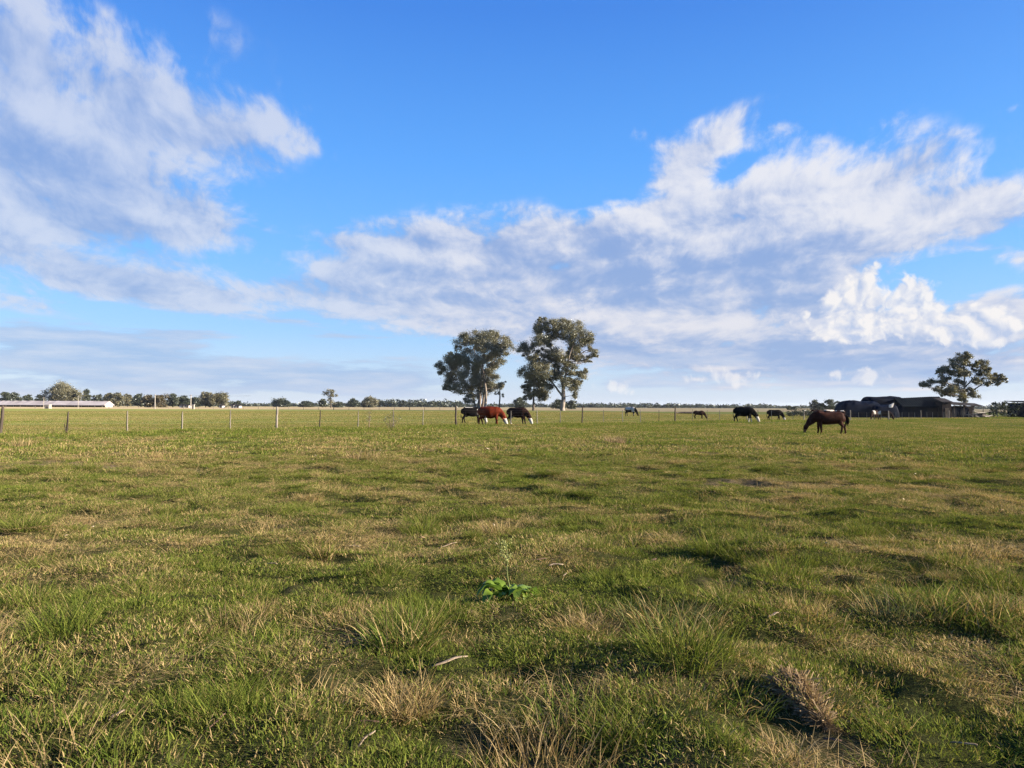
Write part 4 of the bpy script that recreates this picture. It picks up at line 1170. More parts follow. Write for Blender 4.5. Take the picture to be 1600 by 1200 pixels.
WHITE_WALL = plain_mat('white_plaster', (.55, .52, .49), .9, scale=.6, col2=(.62, .58, .54))
CONCRETE = plain_mat('pale_concrete', (.52, .46, .38), .9, scale=1.0, col2=(.38, .33, .27))
DARK_INSIDE = plain_mat('dark_shed_inside', (.03, .02, .017), .9, scale=.5, col2=(.014, .01, .009))  # shade inside the shed put into a dark colour
RED_TILE = plain_mat('red_tile_roof', (.25, .09, .06), .9, scale=1.0, col2=(.16, .06, .045))

def mound(name, px0, px1, top, base, dist, depth, mat, label, seed, flat=.55, slump=.12):
    """plastic covered stack: a lumpy long heap with rounded shoulders"""
    p0, p1 = at_depth(px0, base, dist), at_depth(px1, base, dist)
    H = at_depth(px0, top, dist).z - p0.z; L = p1.x - p0.x
    nu, nv = 60, 26
    vs, fs = [], []
    for i in range(nu + 1):
        u = i / nu
        e = (1 - abs(2 * u - 1) ** 7) ** .5 if 0 < u < 1 else 0.0
        for j in range(nv + 1):
            v = j / nv; a = math.pi * v
            c, s = math.cos(a), math.sin(a)
            y = -math.copysign(abs(c) ** flat, c) * depth * .5 * (.75 + .25 * e)
            z = H * (s ** flat) * e
            x = u * L
            nz = float(fbm(np.array([x * .7 + seed]), np.array([a * 1.5]), seed, 3)[0])
            vs.append((x, y * (1 + .25 * slump * nz), max(-.1, z * (1 + slump * nz)) - (.2 if v in (0, 1) else 0)))
    for i in range(nu):
        for j in range(nv):
            a = i * (nv + 1) + j; fs.append((a, a + nv + 1, a + nv + 2, a + 1))
    o = mesh_obj(name, vs, fs, mat, None, True)
    g0 = gz(p0.x + L / 2, dist)
    o.location = (p0.x, dist, g0)
    o.scale = (1, 1, 1)
    tag(o, label, 'covered stack')
    return o

def build_sheds():
    D = 150
    def X(px, d=D): return at_depth(px, 640, d).x
    def Z(px, py, d=D): return at_depth(px, py, d).z
    mound('plastic_covered_stack', 1308, 1375, 626, 652, 148, 4.4, PLASTIC, 'lower black plastic covered stack at the left end of the sheds', 5, .45)
    mound('plastic_covered_stack', 1346, 1412, 618.8, 650.5, 155, 5.0, PLASTIC2, 'taller black plastic covered stack behind, left of the mossy roofed shed', 8, .42, .06)
    mound('plastic_covered_stack', 1362, 1402, 632, 652, 145.5, 2.4, PLASTIC, 'low black plastic covered heap with the white torn sheet at its right end', 12, .5)
    # white torn sheet
    mb = MB(); g = random.Random(2)
    x0 = X(1393, 143.8); z0 = Z(1393, 633.5, 143.8)
    pts = [(-.45, -.35), (-.15, -.42), (.28, -.36), (.42, .05), (.52, .48), (.22, .38), (-.1, .22), (-.42, .12)]
    vs = [(a, -.05 - .04 * g.random(), b) for a, b in pts] + [(a, .03, b) for a, b in pts] + [(0, -.16, 0)]
    n = len(pts); fs = [(i, (i + 1) % n, 2 * n) for i in range(n)] + [(i, i + n, (i + 1) % n + n, (i + 1) % n) for i in range(n)] + [tuple(range(2 * n - 1, n - 1, -1))]
    o = mesh_obj('torn_sheet', vs, fs, WHITE_WALL); o.location = (x0, 143.9, z0); tag(o, 'white torn plastic sheet caught at the end of the black heap', 'sheet')
    # mossy roofed shed
    x0, x1 = X(1400, 152), X(1466, 152); g0 = gz((x0 + x1) / 2, 152)
    root = empty('mossy_roof_shed', (x0, 152, g0)); L = x1 - x0
    eave = Z(1420, 634, 149) - g0; rl, rr_ = Z(1400, 622.5, 152) - g0, Z(1450, 619.8, 152) - g0
    mb = MB(); mb.box(.1, L - .1, -2.6, 2.6, -.2, eave - .05); mb.build('wall', DARK_SHEET, root)
    nx = 40; vs, fs = [], []
    for i in range(nx + 1):
        x = -.3 + (L + .6) * i / nx; zr = rl + (rr_ - rl) * min(1, i / nx * 1.25); w = .04 * (i % 2)
        vs += [(x, -3.1, eave - .15 + w), (x, 0, zr + w), (x, 3.1, eave - .15 + w), (x, -3.1, eave - .24 + w), (x, 0, zr - .1 + w), (x, 3.1, eave - .24 + w)]
    for i in range(nx):
        a, b = i * 6, i * 6 + 6
        fs += [(a, b, b + 1, a + 1), (a + 1, b + 1, b + 2, a + 2), (a + 3, a + 4, b + 4, b + 3), (a + 4, a + 5, b + 5, b + 4), (a, a + 3, b + 3, b), (a + 2, b + 2, b + 5, a + 5)]
    a = nx * 6
    fs += [(0, 1, 4, 3), (1, 2, 5, 4), (a, a + 3, a + 4, a + 1), (a + 1, a + 4, a + 5, a + 2)]
    mesh_obj('roof', vs, fs, SHEET_ROOF, root)
    mb = MB(); mb.add([(L - .10, -2.55, eave - .26), (L - .10, 2.55, eave - .26), (L - .10, 0, rr_ - .16), (L - .06, -2.55, eave - .26), (L - .06, 2.55, eave - .26), (L - .06, 0, rr_ - .16)], [(0, 2, 1), (3, 4, 5), (0, 1, 4, 3), (1, 2, 5, 4), (2, 0, 3, 5)]); mb.build('gable', BRICK, root)
    mb = MB(); mb.box(L * .55, L * .80, -2.68, -2.62, 0, eave * .8); mb.build('door', DARK_INSIDE, root)
    tag(root, 'long dark shed under a low mossy sheet roof with one lifted ridge end', 'shed')
    # brown annex
    xa, xb = X(1467, 149), X(1481, 149); g0 = gz(xa, 149)
    root = empty('brown_shed', (xa, 149, g0)); L = xb - xa; h = Z(1470, 628.5, 148) - g0
    mb = MB(); mb.box(0, L, -1.2, 1.2, -.2, h); mb.build('wall', BRICK, root)
    mb = MB(); mb.add([(-.2, -1.45, h + .03), (L + .2, -1.45, h + .02), (L + .3, 1.6, h + .75), (-.3, 1.6, h + .85), (-.2, -1.45, h + .1), (L + .2, -1.45, h + .09), (L + .3, 1.6, h + .83), (-.3, 1.6, h + .93)], [(0, 3, 2, 1), (4, 5, 6, 7), (0, 1, 5, 4), (1, 2, 6, 5), (2, 3, 7, 6), (3, 0, 4, 7)])
    mb.build('roof', PALE_ROOF, root)
    mb = MB(); mb.box(L * .3, L * .75, -1.26, -1.203, 0, 1.9); mb.build('door', DARK_WOOD, root)
    tag(root, 'small reddish brown shed between the mossy roof and the pale gum trunk', 'shed')
    # open lean-to under the tree
    xa, xb = X(1482, 156), X(1531, 156); g0 = gz((xa + xb) / 2, 156)
    root = empty('lean_to', (xa, 156, g0)); L = xb - xa
    hl, hr = Z(1500, 630.5, 156) - g0, Z(1530, 634.5, 154) - g0
    mb = MB(); mb.box(.1, L - .3, 1.4, 1.5, -.2, hr); mb.build('back_wall', BRICK, root)
    mb = MB(); mb.add([(0, -1.6, hl - .3), (L, -1.6, hr - .1), (L, 1.7, hr + .5), (0, 1.7, hl + .35), (0, -1.6, hl - .2), (L, -1.6, hr), (L, 1.7, hr + .6), (0, 1.7, hl + .45)], [(0, 3, 2, 1), (4, 5, 6, 7), (0, 1, 5, 4), (1, 2, 6, 5), (2, 3, 7, 6), (3, 0, 4, 7)])
    mb.build('roof', PALE_ROOF, root)
    for t in (.04, .35, .66, .96):
        mb = MB(); mb.tube([(L * t, -1.45, -.2), (L * t + .04, -1.45, hl - .3 + (hr - hl + .2) * t)], [.08, .07], 7); mb.build('post', DARK_WOOD, root)
    mb = MB(); mb.box(.1, L * .52, -1.30, -1.22, -.1, 1.9); mb.build('front_wall', DARK_SHEET, root)
    tag(root, 'open lean-to with a pale sloping roof under the gum tree', 'shed')
    # heap of planks and scrap
    xa = X(1517, 147); g0 = gz(xa + 1.5, 147); mb = MB(); g = random.Random(9)
    for i in range(34):
        t = g.random(); L = g.uniform(.8, 2.2); a = g.uniform(-.6, .6); z = g.uniform(.1, 1.15) * (1 - abs(t - .4)); x = t * 3.6; y = g.uniform(-.7, .7)
        d = Vector((math.cos(a), g.uniform(-.4, .4), math.sin(a) * .6)); p = Vector((x, y, z))
        mb.tube([p - d * L * .5, p + d * L * .5], [.07, .06], 4, g.randint(0, 2))
    mb.tube([(0, 0, -.1), (1.8, 0, .25), (3.6, 0, -.1)], [.5, .8, .5], 8, 2)
    o = mb.build('plank_pile', [WEATHERED, CONCRETE, DARK_WOOD]); o.location = (xa, 147, g0)
    tag(o, 'heap of old planks and scrap in front of the lean-to', 'pile')
    # corral of upright palings before the sheds
    xa, xb = X(1500, 142), X(1606, 138); g0 = gz(xa, 141)
    # long flat dark shed at the right edge
    xa, xb = X(1587, 152), X(1660, 152); g0 = gz(xa, 152)
    root = empty('flat_shed', (xa, 152, g0)); L = xb - xa; h = Z(1595, 629.5, 150) - g0
    mb = MB(); mb.box(0, L, -2.5, 2.5, -.2, h); mb.build('wall', DARK_SHEET, root)
    mb = MB(); mb.add([(-.3, -2.9, h + .02), (L + .3, -2.9, h + .02), (L + .3, 2.9, h + .35), (-.3, 2.9, h + .35), (-.3, -2.9, h + .12), (L + .3, -2.9, h + .12), (L + .3, 2.9, h + .45), (-.3, 2.9, h + .45)], [(0, 3, 2, 1), (4, 5, 6, 7), (0, 1, 5, 4), (1, 2, 6, 5), (2, 3, 7, 6), (3, 0, 4, 7)])
    mb.build('roof', SHEET_ROOF, root)
    for t in (.05, .3, .55, .8):
        mb = MB(); mb.box(L * t, L * t + .16, -2.66, -2.503, -.2, h - .02); mb.build('post', WEATHERED, root)
    tag(root, 'flat roofed dark shed at the right edge of the photo', 'shed')
    # hedges
    def hedge(name, px0, px1, top, base, dist, dep, leaf, label, seed, n_per=60, size=.35, cat='hedge', spiky=False):
        p0, p1 = at_depth(px0, base, dist), at_depth(px1, base, dist)
        g0 = gz((p0.x + p1.x) / 2, dist); H = Z(px0, top, dist) - g0; L = p1.x - p0.x
        g = random.Random(seed); cl = []; n = max(4, int(L / 1.1))
        root = empty(name, ((p0.x + p1.x) / 2, dist, g0)); mb = MB()
        for i in range(n):
            x = -L / 2 + L * (i + .5) / n; h = H * g.uniform(.82, 1.0)
            y = g.uniform(-.3, .3) * dep
            for q in (.25, .62, .84): cl.append(((x + g.uniform(-.3, .3), y, h * q), (.75, dep * .5, h * .26)))
            mb.tube([(x, y, -.2), (x + g.uniform(-.2, .2), y, h * .8)], [.06, .03], 5, 0, False)
            if spiky:
                for q in range(3):
                    xx = x + g.uniform(-.5, .5); cl.append(((xx, y, h * 1.02), (.16, .16, h * .14)))
        mb.build('stem', DARK_BARK, root); make_crown('foliage', cl, n_per, size, seed, leaf, root, 0, .4, zmin=.02)
        tag(root, label, cat)
    hedge('hedge', 1546, 1590, 630, 651, 150, 2.2, DARK_LEAF, 'tall dark ragged hedge left of the flat roofed dark shed', 31, 170, .34, spiky=True)
    hedge('hedge', 1228, 1312, 641.5, 649.5, 165, 1.6, DARK_LEAF, 'low dark hedge line left of the black plastic stacks', 32, 170, .34)
    # bare thicket
    p = at_depth(1252, 643, 190); g0 = gz(p.x, p.y); root = empty('bare_thicket', (p.x, p.y, g0)); g = random.Random(6); mb = MB(); cl = []
    for i in range(70):
        x = g.uniform(-2.4, 2.4); h = g.uniform(.9, 2.3) * (1 - .12 * abs(x)); dx = g.gauss(0, .5)
        mb.tube([(x, g.uniform(-.8, .8), -.1), (x + dx * .4, 0, h * .5), (x + dx, g.uniform(-.8, .8), h)], [.05, .035, .012], 4, 0, False)
        if i % 5 == 0: cl.append(((x + dx, 0, h * .7), (.5, .5, .4)))
    mb.build('branches', WEATHERED, root); make_crown('foliage', cl, 60, .3, 5, AUTUMN_LEAF, root)
    tag(root, 'pale leafless thicket left of the black plastic stacks', 'shrub')
    # log shape added to stand for a dark line of shadow
    for px, py, d, L, lab in ((1071, 643.6, 215, 5.4, 'dark log shape added for a line of shadow in the field left of the dark calf'),):
        p = at_depth(px, py, d); mb = MB()
        mb.tube([(-L / 2, 0, .2), (-L * .2, .1, .28), (L * .2, 0, .25), (L / 2, -.1, .35)], [.2, .26, .3, .22], 8); mb.tube([(L * .36, 0, .3), (L * .5, 0, .7), (L * .6, .1, .85)], [.14, .12, .06], 6)
        o = mb.build('shadow_line_log', DARK_WOOD, None, True); o.location = (p.x, d, gz(p.x, d)); tag(o, lab, 'shadow line')

def build_left():
    # long white roofed poultry shed
    d = 500; hy = 632.4
    p0, p1 = at_depth(-60, 634, d), at_depth(171, 634, d); L = p1.x - p0.x
    root = empty('poultry_shed', (p0.x, d, gz(p0.x, d)))
    eave, ridge = at_depth(90, 632.0, d).z, at_depth(90, 626.4, d).z
    mb = MB(); mb.box(.4, L - .4, -5.5, 5.5, -.2, eave - .05); mb.build('wall', DARK_INSIDE, root)  # closed box, its dark colour stands for the shaded open sides
    n = 60; vs, fs = [], []; g = random.Random(12)
    for i in range(n + 1):
        x = L * i / n; dz = g.uniform(-.12, .12)
        vs += [(x, -6.6, eave - .3), (x, -.6, ridge + dz), (x, .6, ridge + dz), (x, 6.6, eave - .3), (x, -6.6, eave - .5), (x, 6.6, eave - .5)]
    for i in range(n):
        a, b = i * 6, i * 6 + 6
        fs += [(a, b, b + 1, a + 1), (a + 1, b + 1, b + 2, a + 2), (a + 2, b + 2, b + 3, a + 3), (a + 4, a, a, b), ] if False else [(a, b, b + 1, a + 1), (a + 1, b + 1, b + 2, a + 2), (a + 2, b + 2, b + 3, a + 3), (a + 4, b + 4, b, a), (a + 3, b + 3, b + 5, a + 5), (a + 5, b + 5, b + 4, a + 4)]
    a = n * 6
    fs += [(0, 1, 2, 3, 5, 4), (a + 4, a + 5, a + 3, a + 2, a + 1, a)]
    mesh_obj('roof', vs, fs, WHITE_ROOF, root)
    mb = MB(); mb.box(L - .38, L - .2, -4.4, 4.4, -.1, eave + .2); mb.build('end_wall', WHITE_WALL, root)
    for i in range(22):
        mb = MB(); x = 2 + (L - 4) * i / 21; mb.box(x, x + .35, -5.75, -5.52, -.2, eave - .1); mb.build('post', WEATHERED, root)
    tag(root, 'very long low shed with a white roof along the left horizon', 'shed')
    # utility poles and their wire
    tops = []
    for px, top, base, lab in ((68, 620.5, 638.6, 'thin utility pole beside the pale concrete hut'), (122, 619, 638.6, 'thin utility pole in front of the white roof, right of the big olive tree'),
                               (242, 616, 638.8, 'stout pale utility pole in front of the brownish clipped trees'), (298, 616.5, 638.9, 'pale utility pole with a small white hut at its foot')):
        d = 290; p = at_depth(px, base, d); g0 = gz(p.x, d); h = at_depth(px, top, d).z - g0
        r = .10 if px < 200 else .19
        root = empty('utility_pole', (p.x, d, g0)); mb = MB(); mb.tube([(0, 0, -.3), (0, 0, h * .5), (.02, 0, h)], [r, r * .85, r * .65], 9); mb.build('pole', CONCRETE, root, True)
        mb = MB(); mb.box(-.55, .55, -.06, .06, h - .45, h - .33); mb.build('crossarm', WEATHERED, root)
        for s in (-.45, .45):
            mb = MB(); mb.tube([(s, 0, h - .33), (s, 0, h - .26), (s, 0, h - .18)], [.03, .05, .03], 6); mb.build('insulator', WHITE_WALL, root)
        tops.append(Vector((p.x, d, g0 + h - .2))); tag(root, lab, 'utility pole', 'utility poles on the left')
    mb = MB()
    for dy in (-.45, .45):
        pts = []
        for a, b in zip([tops[0] + Vector((-30, 0, 0))] + tops, tops + [tops[-1] + Vector((26, 0, -.1))]):
            for i in range(8):
                t = i / 8; q = a.lerp(b, t); q.z -= .9 * 4 * t * (1 - t) * .3; pts.append(q + Vector((dy, 0, 0)))
        mb.tube(pts, .015, 4, 0, False)
    tag(mb.build('power_line', WIRE), 'thin power line strung between the utility poles on the left', 'wire')
    # huts
    for nm, px, w, top, base, d, lab in (('concrete_hut', 75, 7.0, 632.2, 638.6, 292, 'small pale concrete hut in front of the long white roof'), ('concrete_hut', 302, 3.2, 632, 638.8, 292, 'small white hut at the foot of a pale utility pole')):
        p = at_depth(px, base, d); g0 = gz(p.x, d); h = at_depth(px, top, d).z - g0; hw = w * d / F_PX / 2
        root = empty(nm, (p.x, d, g0)); mb = MB(); mb.box(-hw, hw, -hw, hw, -.2, h - .1); mb.build('wall', CONCRETE, root)
        mb = MB(); mb.box(-hw - .08, hw + .08, -hw - .08, hw + .08, h - .1, h); mb.build('roof', WHITE_WALL, root)
        mb = MB(); mb.box(-hw * .35, hw * .35, -hw - .03, -hw - .002, 0, h * .7); mb.build('door', WEATHERED, root)
        tag(root, lab, 'hut')
    # white cottages far off
    for px, w, hpx, lab in ((287, 9, 2.6, 'low white cottage between the two pale utility poles'), (295, 4, 3.2, 'small white cottage touching the second pale utility pole'),
                            (347, 5, 3.0, 'tiny cream cottage under the broad tree of the tall pair'), (365, 4.6, 4.0, 'bright white cottage right of the tall pair of trees'), (373, 6, 2.8, 'low cream cottage at the right end of the left tree row')):
        d = 455; p = at_depth(px, 635, d); g0 = gz(p.x, d); s = d / F_PX; hw = w * s / 2; h = hpx * s * .62 + .6
        root = empty('cottage', (p.x, d, g0)); mb = MB(); mb.box(-hw, hw, -2, 2, -.2, h); mb.build('wall', WHITE_WALL, root)
        mb = MB(); r = .8
        mb.add([(-hw - .2, -2.3, h - .05), (hw + .2, -2.3, h - .05), (hw + .2, 0, h + r), (-hw - .2, 0, h + r), (-hw - .2, 2.3, h - .05), (hw + .2, 2.3, h - .05)], [(0, 1, 2, 3), (3, 2, 5, 4), (0, 3, 4), (1, 5, 2), (0, 4, 5, 1)]); mb.build('roof', PALE_ROOF, root)
        mb = MB(); mb.box(-.4, .4, -2.04, -2.003, 0, min(1.9, h - .1)); mb.build('door', DARK_WOOD, root)
        tag(root, lab, 'cottage', 'white cottages along the left horizon')

build_fence()
build_cattle()
build_horse()
build_sheds()
build_left()

# ------------------------------------------------------------------ near plants and litter
TUSSOCK_GREEN = grass_material('tussock_green', (.045, .078, .014, 1), (.17, .21, .042, 1), S0, S1, False, .26)
TUSSOCK_GREY = grass_material('tussock_grey_green', (.06, .085, .03, 1), (.19, .21, .08, 1), S0, S1, False, .35)
TUSSOCK_DRY = grass_material('tussock_straw', (.08, .085, .02, 1), (.17, .16, .05, 1), (.17, .11, .045, 1), (.50, .37, .19, 1), False, .88)
TUSSOCK_MIX = grass_material('tussock_brownish_green', G0, G1, (.14, .09, .04, 1), (.30, .21, .10, 1), False, .55)
TUSSOCK_BROWN = grass_material('dead_plant_brown', (.16, .11, .06, 1), (.30, .22, .12, 1), (.19, .13, .075, 1), (.40, .29, .17, 1), False, .9)
PALE_BARK = plain_mat('peeled_bark', (.46, .36, .25), .85, scale=14, col2=(.20, .14, .09), stretch=(.4, 3, 1))
BROWN_BARK = plain_mat('brown_bark_strip', (.20, .12, .085), .9, scale=10, col2=(.10, .06, .045), stretch=(.4, 3, 1))

def build_tussocks():
    def place(o, px, py, sink=.02):
        p = on_ground(px, py); o.location = (p.x, p.y, p.z - sink); o.rotation_euler = (0, 0, random.uniform(0, 6))
    T_ = [  # px, py, radius, h0, h1, n, lean, curl, material, label
        (628, 1012, .20, .14, .37, 520, .50, 1.2, TUSSOCK_GREEN, 'dense green grass tussock with a straw skirt, left of the bottom centre', .0085),
        (1048, 965, .34, .12, .32, 620, .50, 1.3, TUSSOCK_GREY, 'grey green grass tussock right of the broad leaved plant', .010),
        (1468, 960, .30, .14, .36, 560, .5, 1.2, TUSSOCK_GREEN, 'left one of two coarse dark green tussocks near the right edge', .009),
        (1552, 962, .26, .14, .34, 460, .5, 1.2, TUSSOCK_GREEN, 'right one of two coarse dark green tussocks near the right edge', .009),
        (1395, 962, .22, .10, .30, 300, .5, .8, TUSSOCK_GREY, 'pale stalky tussock touching the two coarse dark green tussocks', .007),
        (1075, 1090, .40, .08, .24, 620, .75, 1.3, TUSSOCK_GREEN, 'wide bright green tussock at the lower centre right', .006),
        (905, 1125, .26, .09, .25, 420, .45, 1.2, TUSSOCK_GREEN, 'green tussock left of the wide bright green one near the bottom', .0065),
        (925, 965, .20, .06, .24, 260, .8, .8, TUSSOCK_DRY, 'straw tuft below the broad leaved plant', .006),
        (70, 1172, .34, .12, .36, 420, .9, .8, TUSSOCK_DRY, 'spreading dry straw clump in the bottom left corner', .007),
        (352, 985, .22, .10, .28, 260, .6, .7, TUSSOCK_DRY, 'upright dry tuft in the left part of the near pasture', .005),
        (850, 1190, .30, .10, .28, 380, .5, .8, TUSSOCK_DRY, 'reddish straw tuft at the bottom edge, right of centre', .005),
        (977, 832, .17, .10, .30, 200, .45, .8, TUSSOCK_MIX, 'brownish green upright tussock in the middle distance above the broad leaved plant', .007),
        (570, 718, .55, .15, .45, 320, .6, .8, TUSSOCK_DRY, 'pale dry tussock in the lush strip left of the red cow', .022),
        (960, 693, .45, .15, .5, 260, .4, .6, TUSSOCK_BROWN, 'brown dead tuft in the lush strip right of the tallest gum', .024),
        (255, 715, .6, .1, .35, 260, .7, .8, TUSSOCK_DRY, 'dry tuft in the lush strip below the left fence posts', .024),
        (35, 700, .4, .15, .5, 160, .3, .5, TUSSOCK_DRY, 'thin dry stalks in the lush strip near the left edge', .018),
    ]
    for i, (px, py, r, h0, h1, n, ln, cu, mat, lab, w) in enumerate(T_):
        me = blades(n, r, h0, h1, w * .4, w, ln, cu, 700 + i, 1.0, 4, mat=mat, name='grass_tussock')
        o = bpy.data.objects.new('grass_tussock', me); C.objects.link(o); place(o, px, py)
        tag(o, lab, 'grass tussock', 'larger grass tussocks')
    # dead fuzzy plant lying over
    p0, p1 = on_ground(1222, 1075), on_ground(1292, 1140)
    d = (p1 - p0); L = d.length; g = np.random.default_rng(4)
    V, Q, tt = [], [], []
    n = 2600
    t = g.random(n) ** .8; rad = .065 * (1 - t * .72) + .012
    a = g.random(n) * 2 * math.pi; rr = rad * np.sqrt(g.random(n))
    side = Vector((-d.y, d.x, 0)).normalized(); dn = d.normalized()
    P = np.array(p0)[None, :] + np.array(d)[None, :] * t[:, None] + np.array(side)[None, :] * (rr * np.cos(a))[:, None]
    P[:, 2] = ground_z(P[:, 0], P[:, 1]) + .03 * (1 - t * .6) + rr * np.sin(a) * .7 + .01
    o0 = np.array(p0)
    u = np.array(dn)[None, :] * .7 + g.normal(0, .5, (n, 3)) * np.array([1, 1, .6]); u /= np.linalg.norm(u, axis=1)[:, None]
    w = np.cross(u, g.normal(0, 1, (n, 3))); w /= np.linalg.norm(w, axis=1)[:, None]
    Ls = g.uniform(.03, .10, n)[:, None]; ws = .0028
    V = np.stack([P - u * Ls - w * ws, P - u * Ls + w * ws, P + u * Ls], 1).reshape(-1, 3) - o0
    me = np_mesh('dead_plant', V, [np.arange(3 * n).reshape(-1, 3)])
    me.attributes.new('tint', 'FLOAT', 'POINT').data.foreach_set('value', np.repeat(g.random(n), 3).astype(np.float32))
    me.attributes.new('tint2', 'FLOAT', 'POINT').data.foreach_set('value', np.repeat(g.random(n), 3).astype(np.float32))
    me.materials.append(TUSSOCK_BROWN)
    o = bpy.data.objects.new('dead_plant', me); C.objects.link(o); o.location = p0
    tag(o, 'fuzzy brown dead plant lying in the grass at the lower right', 'dead plant')

def build_bark():
    rows = [(700, 857, 34, -28, PALE_BARK, 'curled cream bark strip in the grass above the broad leaved plant'), (549, 857, 26, -4, PALE_BARK, 'flat cream bark strip left of the curled one'),
            (868, 873, 26, -6, PALE_BARK, 'cream bark end beside the brown bark slab above the broad leaved plant'), (835, 878, 44, -12, BROWN_BARK, 'brown bark slab above and right of the broad leaved plant'),
            (883, 878, 12, -50, PALE_BARK, 'short pale chip right of the brown bark slab'), (1208, 968, 28, -24, PALE_BARK, 'pale bark strip left of the fuzzy grey tussock on the right side'),
            (703, 1034, 62, -20, PALE_BARK, 'long pale arched twig right of the green tussock near the bottom'), (562, 1003, 48, -14, PALE_BARK, 'pale twig left of the green tussock near the bottom'),
            (572, 1166, 40, -52, PALE_BARK, 'pale tilted stick at the bottom, left of centre'), (576, 1134, 36, 2, BROWN_BARK, 'dull bark piece just above the pale tilted stick'),
            (182, 1128, 26, -50, PALE_BARK, 'cream leaf shaped bark piece at the lower left'), (338, 1142, 40, -75, BROWN_BARK, 'dark brown upright bark piece at the lower left'),
            (425, 885, 20, 4, PALE_BARK, 'small pale strip left of the flat cream one'), (262, 772, 14, 60, PALE_BARK, 'whitish bent bark chip in the left middle distance'),
            (1020, 882, 20, -40, BROWN_BARK, 'thin twig right of the short pale chip'), (1300, 1167, 30, 40, BROWN_BARK, 'grey brown bark sliver at the bottom right'), (1145, 915, 30, 15, BROWN_BARK, 'reddish bark piece below the bare soil on the right'),
            (1505, 1172, 40, 20, PALE_BARK, 'pale stick in the bottom right corner'), (3, 925, 14, 20, PALE_BARK, 'white chip at the left edge')]
    for i, (px, py, L, ang, mat, lab) in enumerate(rows):
        p = on_ground(px, py); dist = p.y; s = dist / F_PX; g = random.Random(40 + i)
        Lw = L * s * .95
        wd = Lw * g.uniform(.035, .07) if L > 30 else Lw * g.uniform(.09, .17)
        tl = math.atan2(math.sin(R(-ang)) * 2.2, math.cos(R(ang)))     # foreshortened on the ground
        lift = abs(math.sin(R(ang))) * .35
        k_ = math.hypot(math.cos(R(ang)), math.sin(R(ang)))
        vs, fs = [], []; n = 9; curl = g.uniform(-.25, .25)
        for j in range(n + 1):
            t = j / n - .5; w = wd * (1 - (2 * abs(t)) ** 3 * .75) * g.uniform(.9, 1.1)
            x = Lw * t; y = curl * Lw * (t * t - .1) + Lw * .03 * math.sin(9 * t + i); z = lift * Lw * (t + .5) + .10 * Lw * (.25 - t * t) + .012
            for k2, (dy, dz) in enumerate(((-.5, .12), (-.25, 0), (.25, 0), (.5, .16))):
                vs.append((x, y + dy * w, z + dz * w * 2.2)); 
            for k2, (dy, dz) in enumerate(((.5, .16), (.25, 0), (-.25, 0), (-.5, .12))):
                vs.append((x, y + dy * w * .96, z + dz * w * 2.2 - .006))
        for j in range(n):
            for k2 in range(8):
                fs.append((j * 8 + k2, j * 8 + (k2 + 1) % 8, (j + 1) * 8 + (k2 + 1) % 8, (j + 1) * 8 + k2))
        fs.append(tuple(range(8))[::-1]); fs.append(tuple(n * 8 + q for q in range(8)))
        o = mesh_obj('bark_strip', vs, fs, mat, None, True)
        gx, gy = slope_rot(np.array([p.x]), np.array([p.y]))
        o.location = (p.x, p.y, p.z + .012); o.rotation_euler = (0, 0, tl * .8)
        tag(o, lab, 'bark strip', 'bark strips lying in the grass')

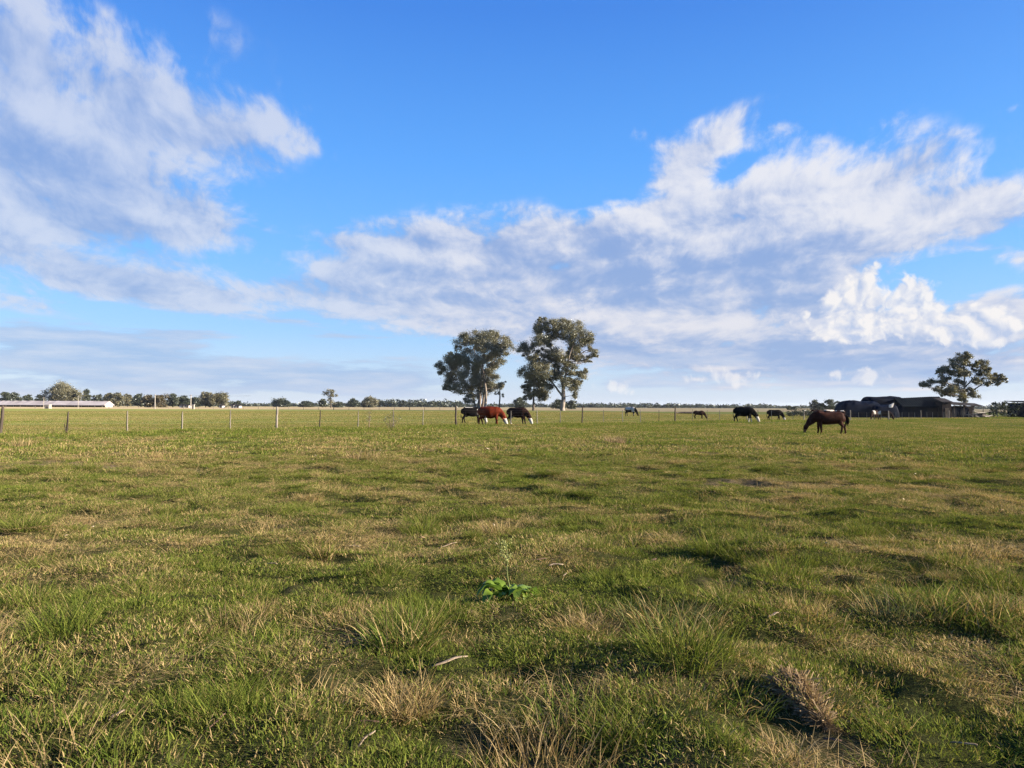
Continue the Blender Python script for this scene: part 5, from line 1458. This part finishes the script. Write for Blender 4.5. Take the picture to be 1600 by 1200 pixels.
def build_dock():
    p = on_ground(797, 938); root = empty('broad_leaved_weed', (p.x, p.y, p.z + .02))
    m_, T = new_mat('fleshy_leaf')
    rn = T.noise(T.node('ShaderNodeTexCoord').outputs['Object'], 9, 4, .6)
    b = T.node('ShaderNodeBsdfPrincipled', {'Base Color': T.mix(rn, (.075, .125, .014, 1), (.18, .25, .035, 1)), 'Roughness': .42, 'Specular IOR Level': .25})
    tr = T.node('ShaderNodeBsdfTranslucent', {'Color': (.20, .32, .04, 1)})
    mx = T.node('ShaderNodeMixShader', {0: .25, 1: b.outputs[0], 2: tr.outputs[0]}); finish(T, mx.outputs[0])
    g = random.Random(15)
    for i in range(24):
        a = i * 2.4 + g.uniform(-.4, .4); L = g.uniform(.10, .20); w = L * g.uniform(.24, .34); el = g.uniform(.4, 1.35); o_ = Vector((g.uniform(-.12, .12), g.uniform(-.05, .05), 0))
        vs, fs = [], []; n = 8
        d = Vector((math.cos(a) * 1.25, math.sin(a), 0)); sd = Vector((-math.sin(a), math.cos(a), 0))
        for j in range(n + 1):
            t = j / n; ww = w * (math.sin(math.pi * min(1, t * .93 + .07)) ** .7) if t > .18 else w * .12
            bend = el - 1.15 * t * t
            q = o_ + d * (L * t) * math.cos(bend * .8) + Vector((0, 0, L * t * math.sin(max(bend, -.4)) + .02))
            roll = .35 + .5 * ((i * 7) % 5 - 2) / 2
            vs += [q - sd * ww + Vector((0, 0, ww * roll + .01 * math.sin(j * 2.1 + i))), q, q + sd * ww + Vector((0, 0, ww * roll + .01 * math.sin(j * 1.7 + i)))]
        for j in range(n):
            k_ = j * 3; fs += [(k_, k_ + 3, k_ + 4, k_ + 1), (k_ + 1, k_ + 4, k_ + 5, k_ + 2)]
        mesh_obj('leaf', vs, fs, m_, root, True)
    STALK = plain_mat('flower_stalk', (.22, .24, .08), .8, scale=20, col2=(.14, .17, .05))
    FLOW = plain_mat('yellow_green_seed', (.36, .36, .13), .8, scale=30, col2=(.25, .26, .08))
    mb = MB(); mf = MB()
    top = Vector((-.03, .02, .42)); base = Vector((-.01, .0, .02))
    pts = [base.lerp(top, t / 6) + Vector((.008 * math.sin(t * 1.8), 0, 0)) for t in range(7)]
    mb.tube(pts, [.0055, .005, .0045, .004, .0035, .003, .002], 6)
    for i in range(13):
        t = g.uniform(.45, 1); q = base.lerp(top, t); a = g.uniform(0, 6.3); L = g.uniform(.03, .08)
        e = q + Vector((math.cos(a) * L, math.sin(a) * L, L * .8)); mb.tube([q, q.lerp(e, .5) + Vector((0, 0, .004)), e], [.0022, .0018, .001], 4)
        for k_ in range(7):
            c = q.lerp(e, g.uniform(.45, 1.05)) + Vector((g.gauss(0, .008), g.gauss(0, .008), g.gauss(0, .008))); r = g.uniform(.003, .006)
            mf.add([c + Vector(v) * r for v in ((1, 0, 0), (-1, 0, 0), (0, 1, 0), (0, -1, 0), (0, 0, 1.4), (0, 0, -1.4))], [(0, 2, 4), (2, 1, 4), (1, 3, 4), (3, 0, 4), (2, 0, 5), (1, 2, 5), (3, 1, 5), (0, 3, 5)])
    mb.build('flower_stalk', STALK, root); mf.build('seed_head', FLOW, root)
    tag(root, 'glossy broad leaved weed with one tall seeding stalk near the centre', 'weed')

def build_fence_weeds():
    STALK = plain_mat('dry_stalk', (.26, .20, .12), .9, scale=10, col2=(.15, .11, .065))
    for px, py, h, wpx, n, leafy, lab in ((611, 670, .95, 26, 26, 1, 'stalky weed with dark leafy tips growing in front of the fence'), (577, 668, 1.35, 10, 10, 2, 'slim sapling with a small round top in front of the fence')):
        p = on_ground(px, py); root = empty('fence_weed', p); g = random.Random(px); s = p.y / F_PX; mb = MB(); cl = []
        hw = wpx * s / 2
        for i in range(n):
            a = g.uniform(-1, 1); hh = h * g.uniform(.55, 1) * (1 - .2 * abs(a)); y = g.uniform(-.3, .3)
            if leafy == 2: a *= .35
            e = Vector((a * hw, y, hh))
            mb.tube([(a * hw * .25, y * .3, -.05), (a * hw * .5, y * .6, hh * .5), e], [.012, .009, .004], 5, 0, False)
            if leafy == 1 and i % 2 == 0: cl.append((tuple(e), (.13, .13, .12)))
            if leafy == 2:
                cl.append((tuple(e * .97), (.16, .16, .16))); 
                if i < 5: cl.append(((a * hw, y, h * .42), (.17, .17, .15)))
        mb.build('stems', STALK, root); make_crown('foliage', cl, 260, .065, px, EUC_LEAF if leafy == 2 else DARK_LEAF, root, .0, .3)
        tag(root, lab, 'weed')
build_tussocks()
build_bark()
build_dock()
build_fence_weeds()

# ------------------------------------------------------------------ air: far woods fade to blue
def build_haze():
    mb = MB(); mb.box(-9000, 9000, -9000, 9000, -2.2, 40)
    m_, T = new_mat('pale_air')
    v = T.node('ShaderNodeVolumePrincipled', {'Color': (.80, .88, 1.0, 1), 'Density': .00004, 'Anisotropy': .2})
    o = T.node('ShaderNodeOutputMaterial'); T.L.new(v.outputs[0], o.inputs['Volume'])
    tag(mb.build('haze', m_), kind='stuff')
build_haze()
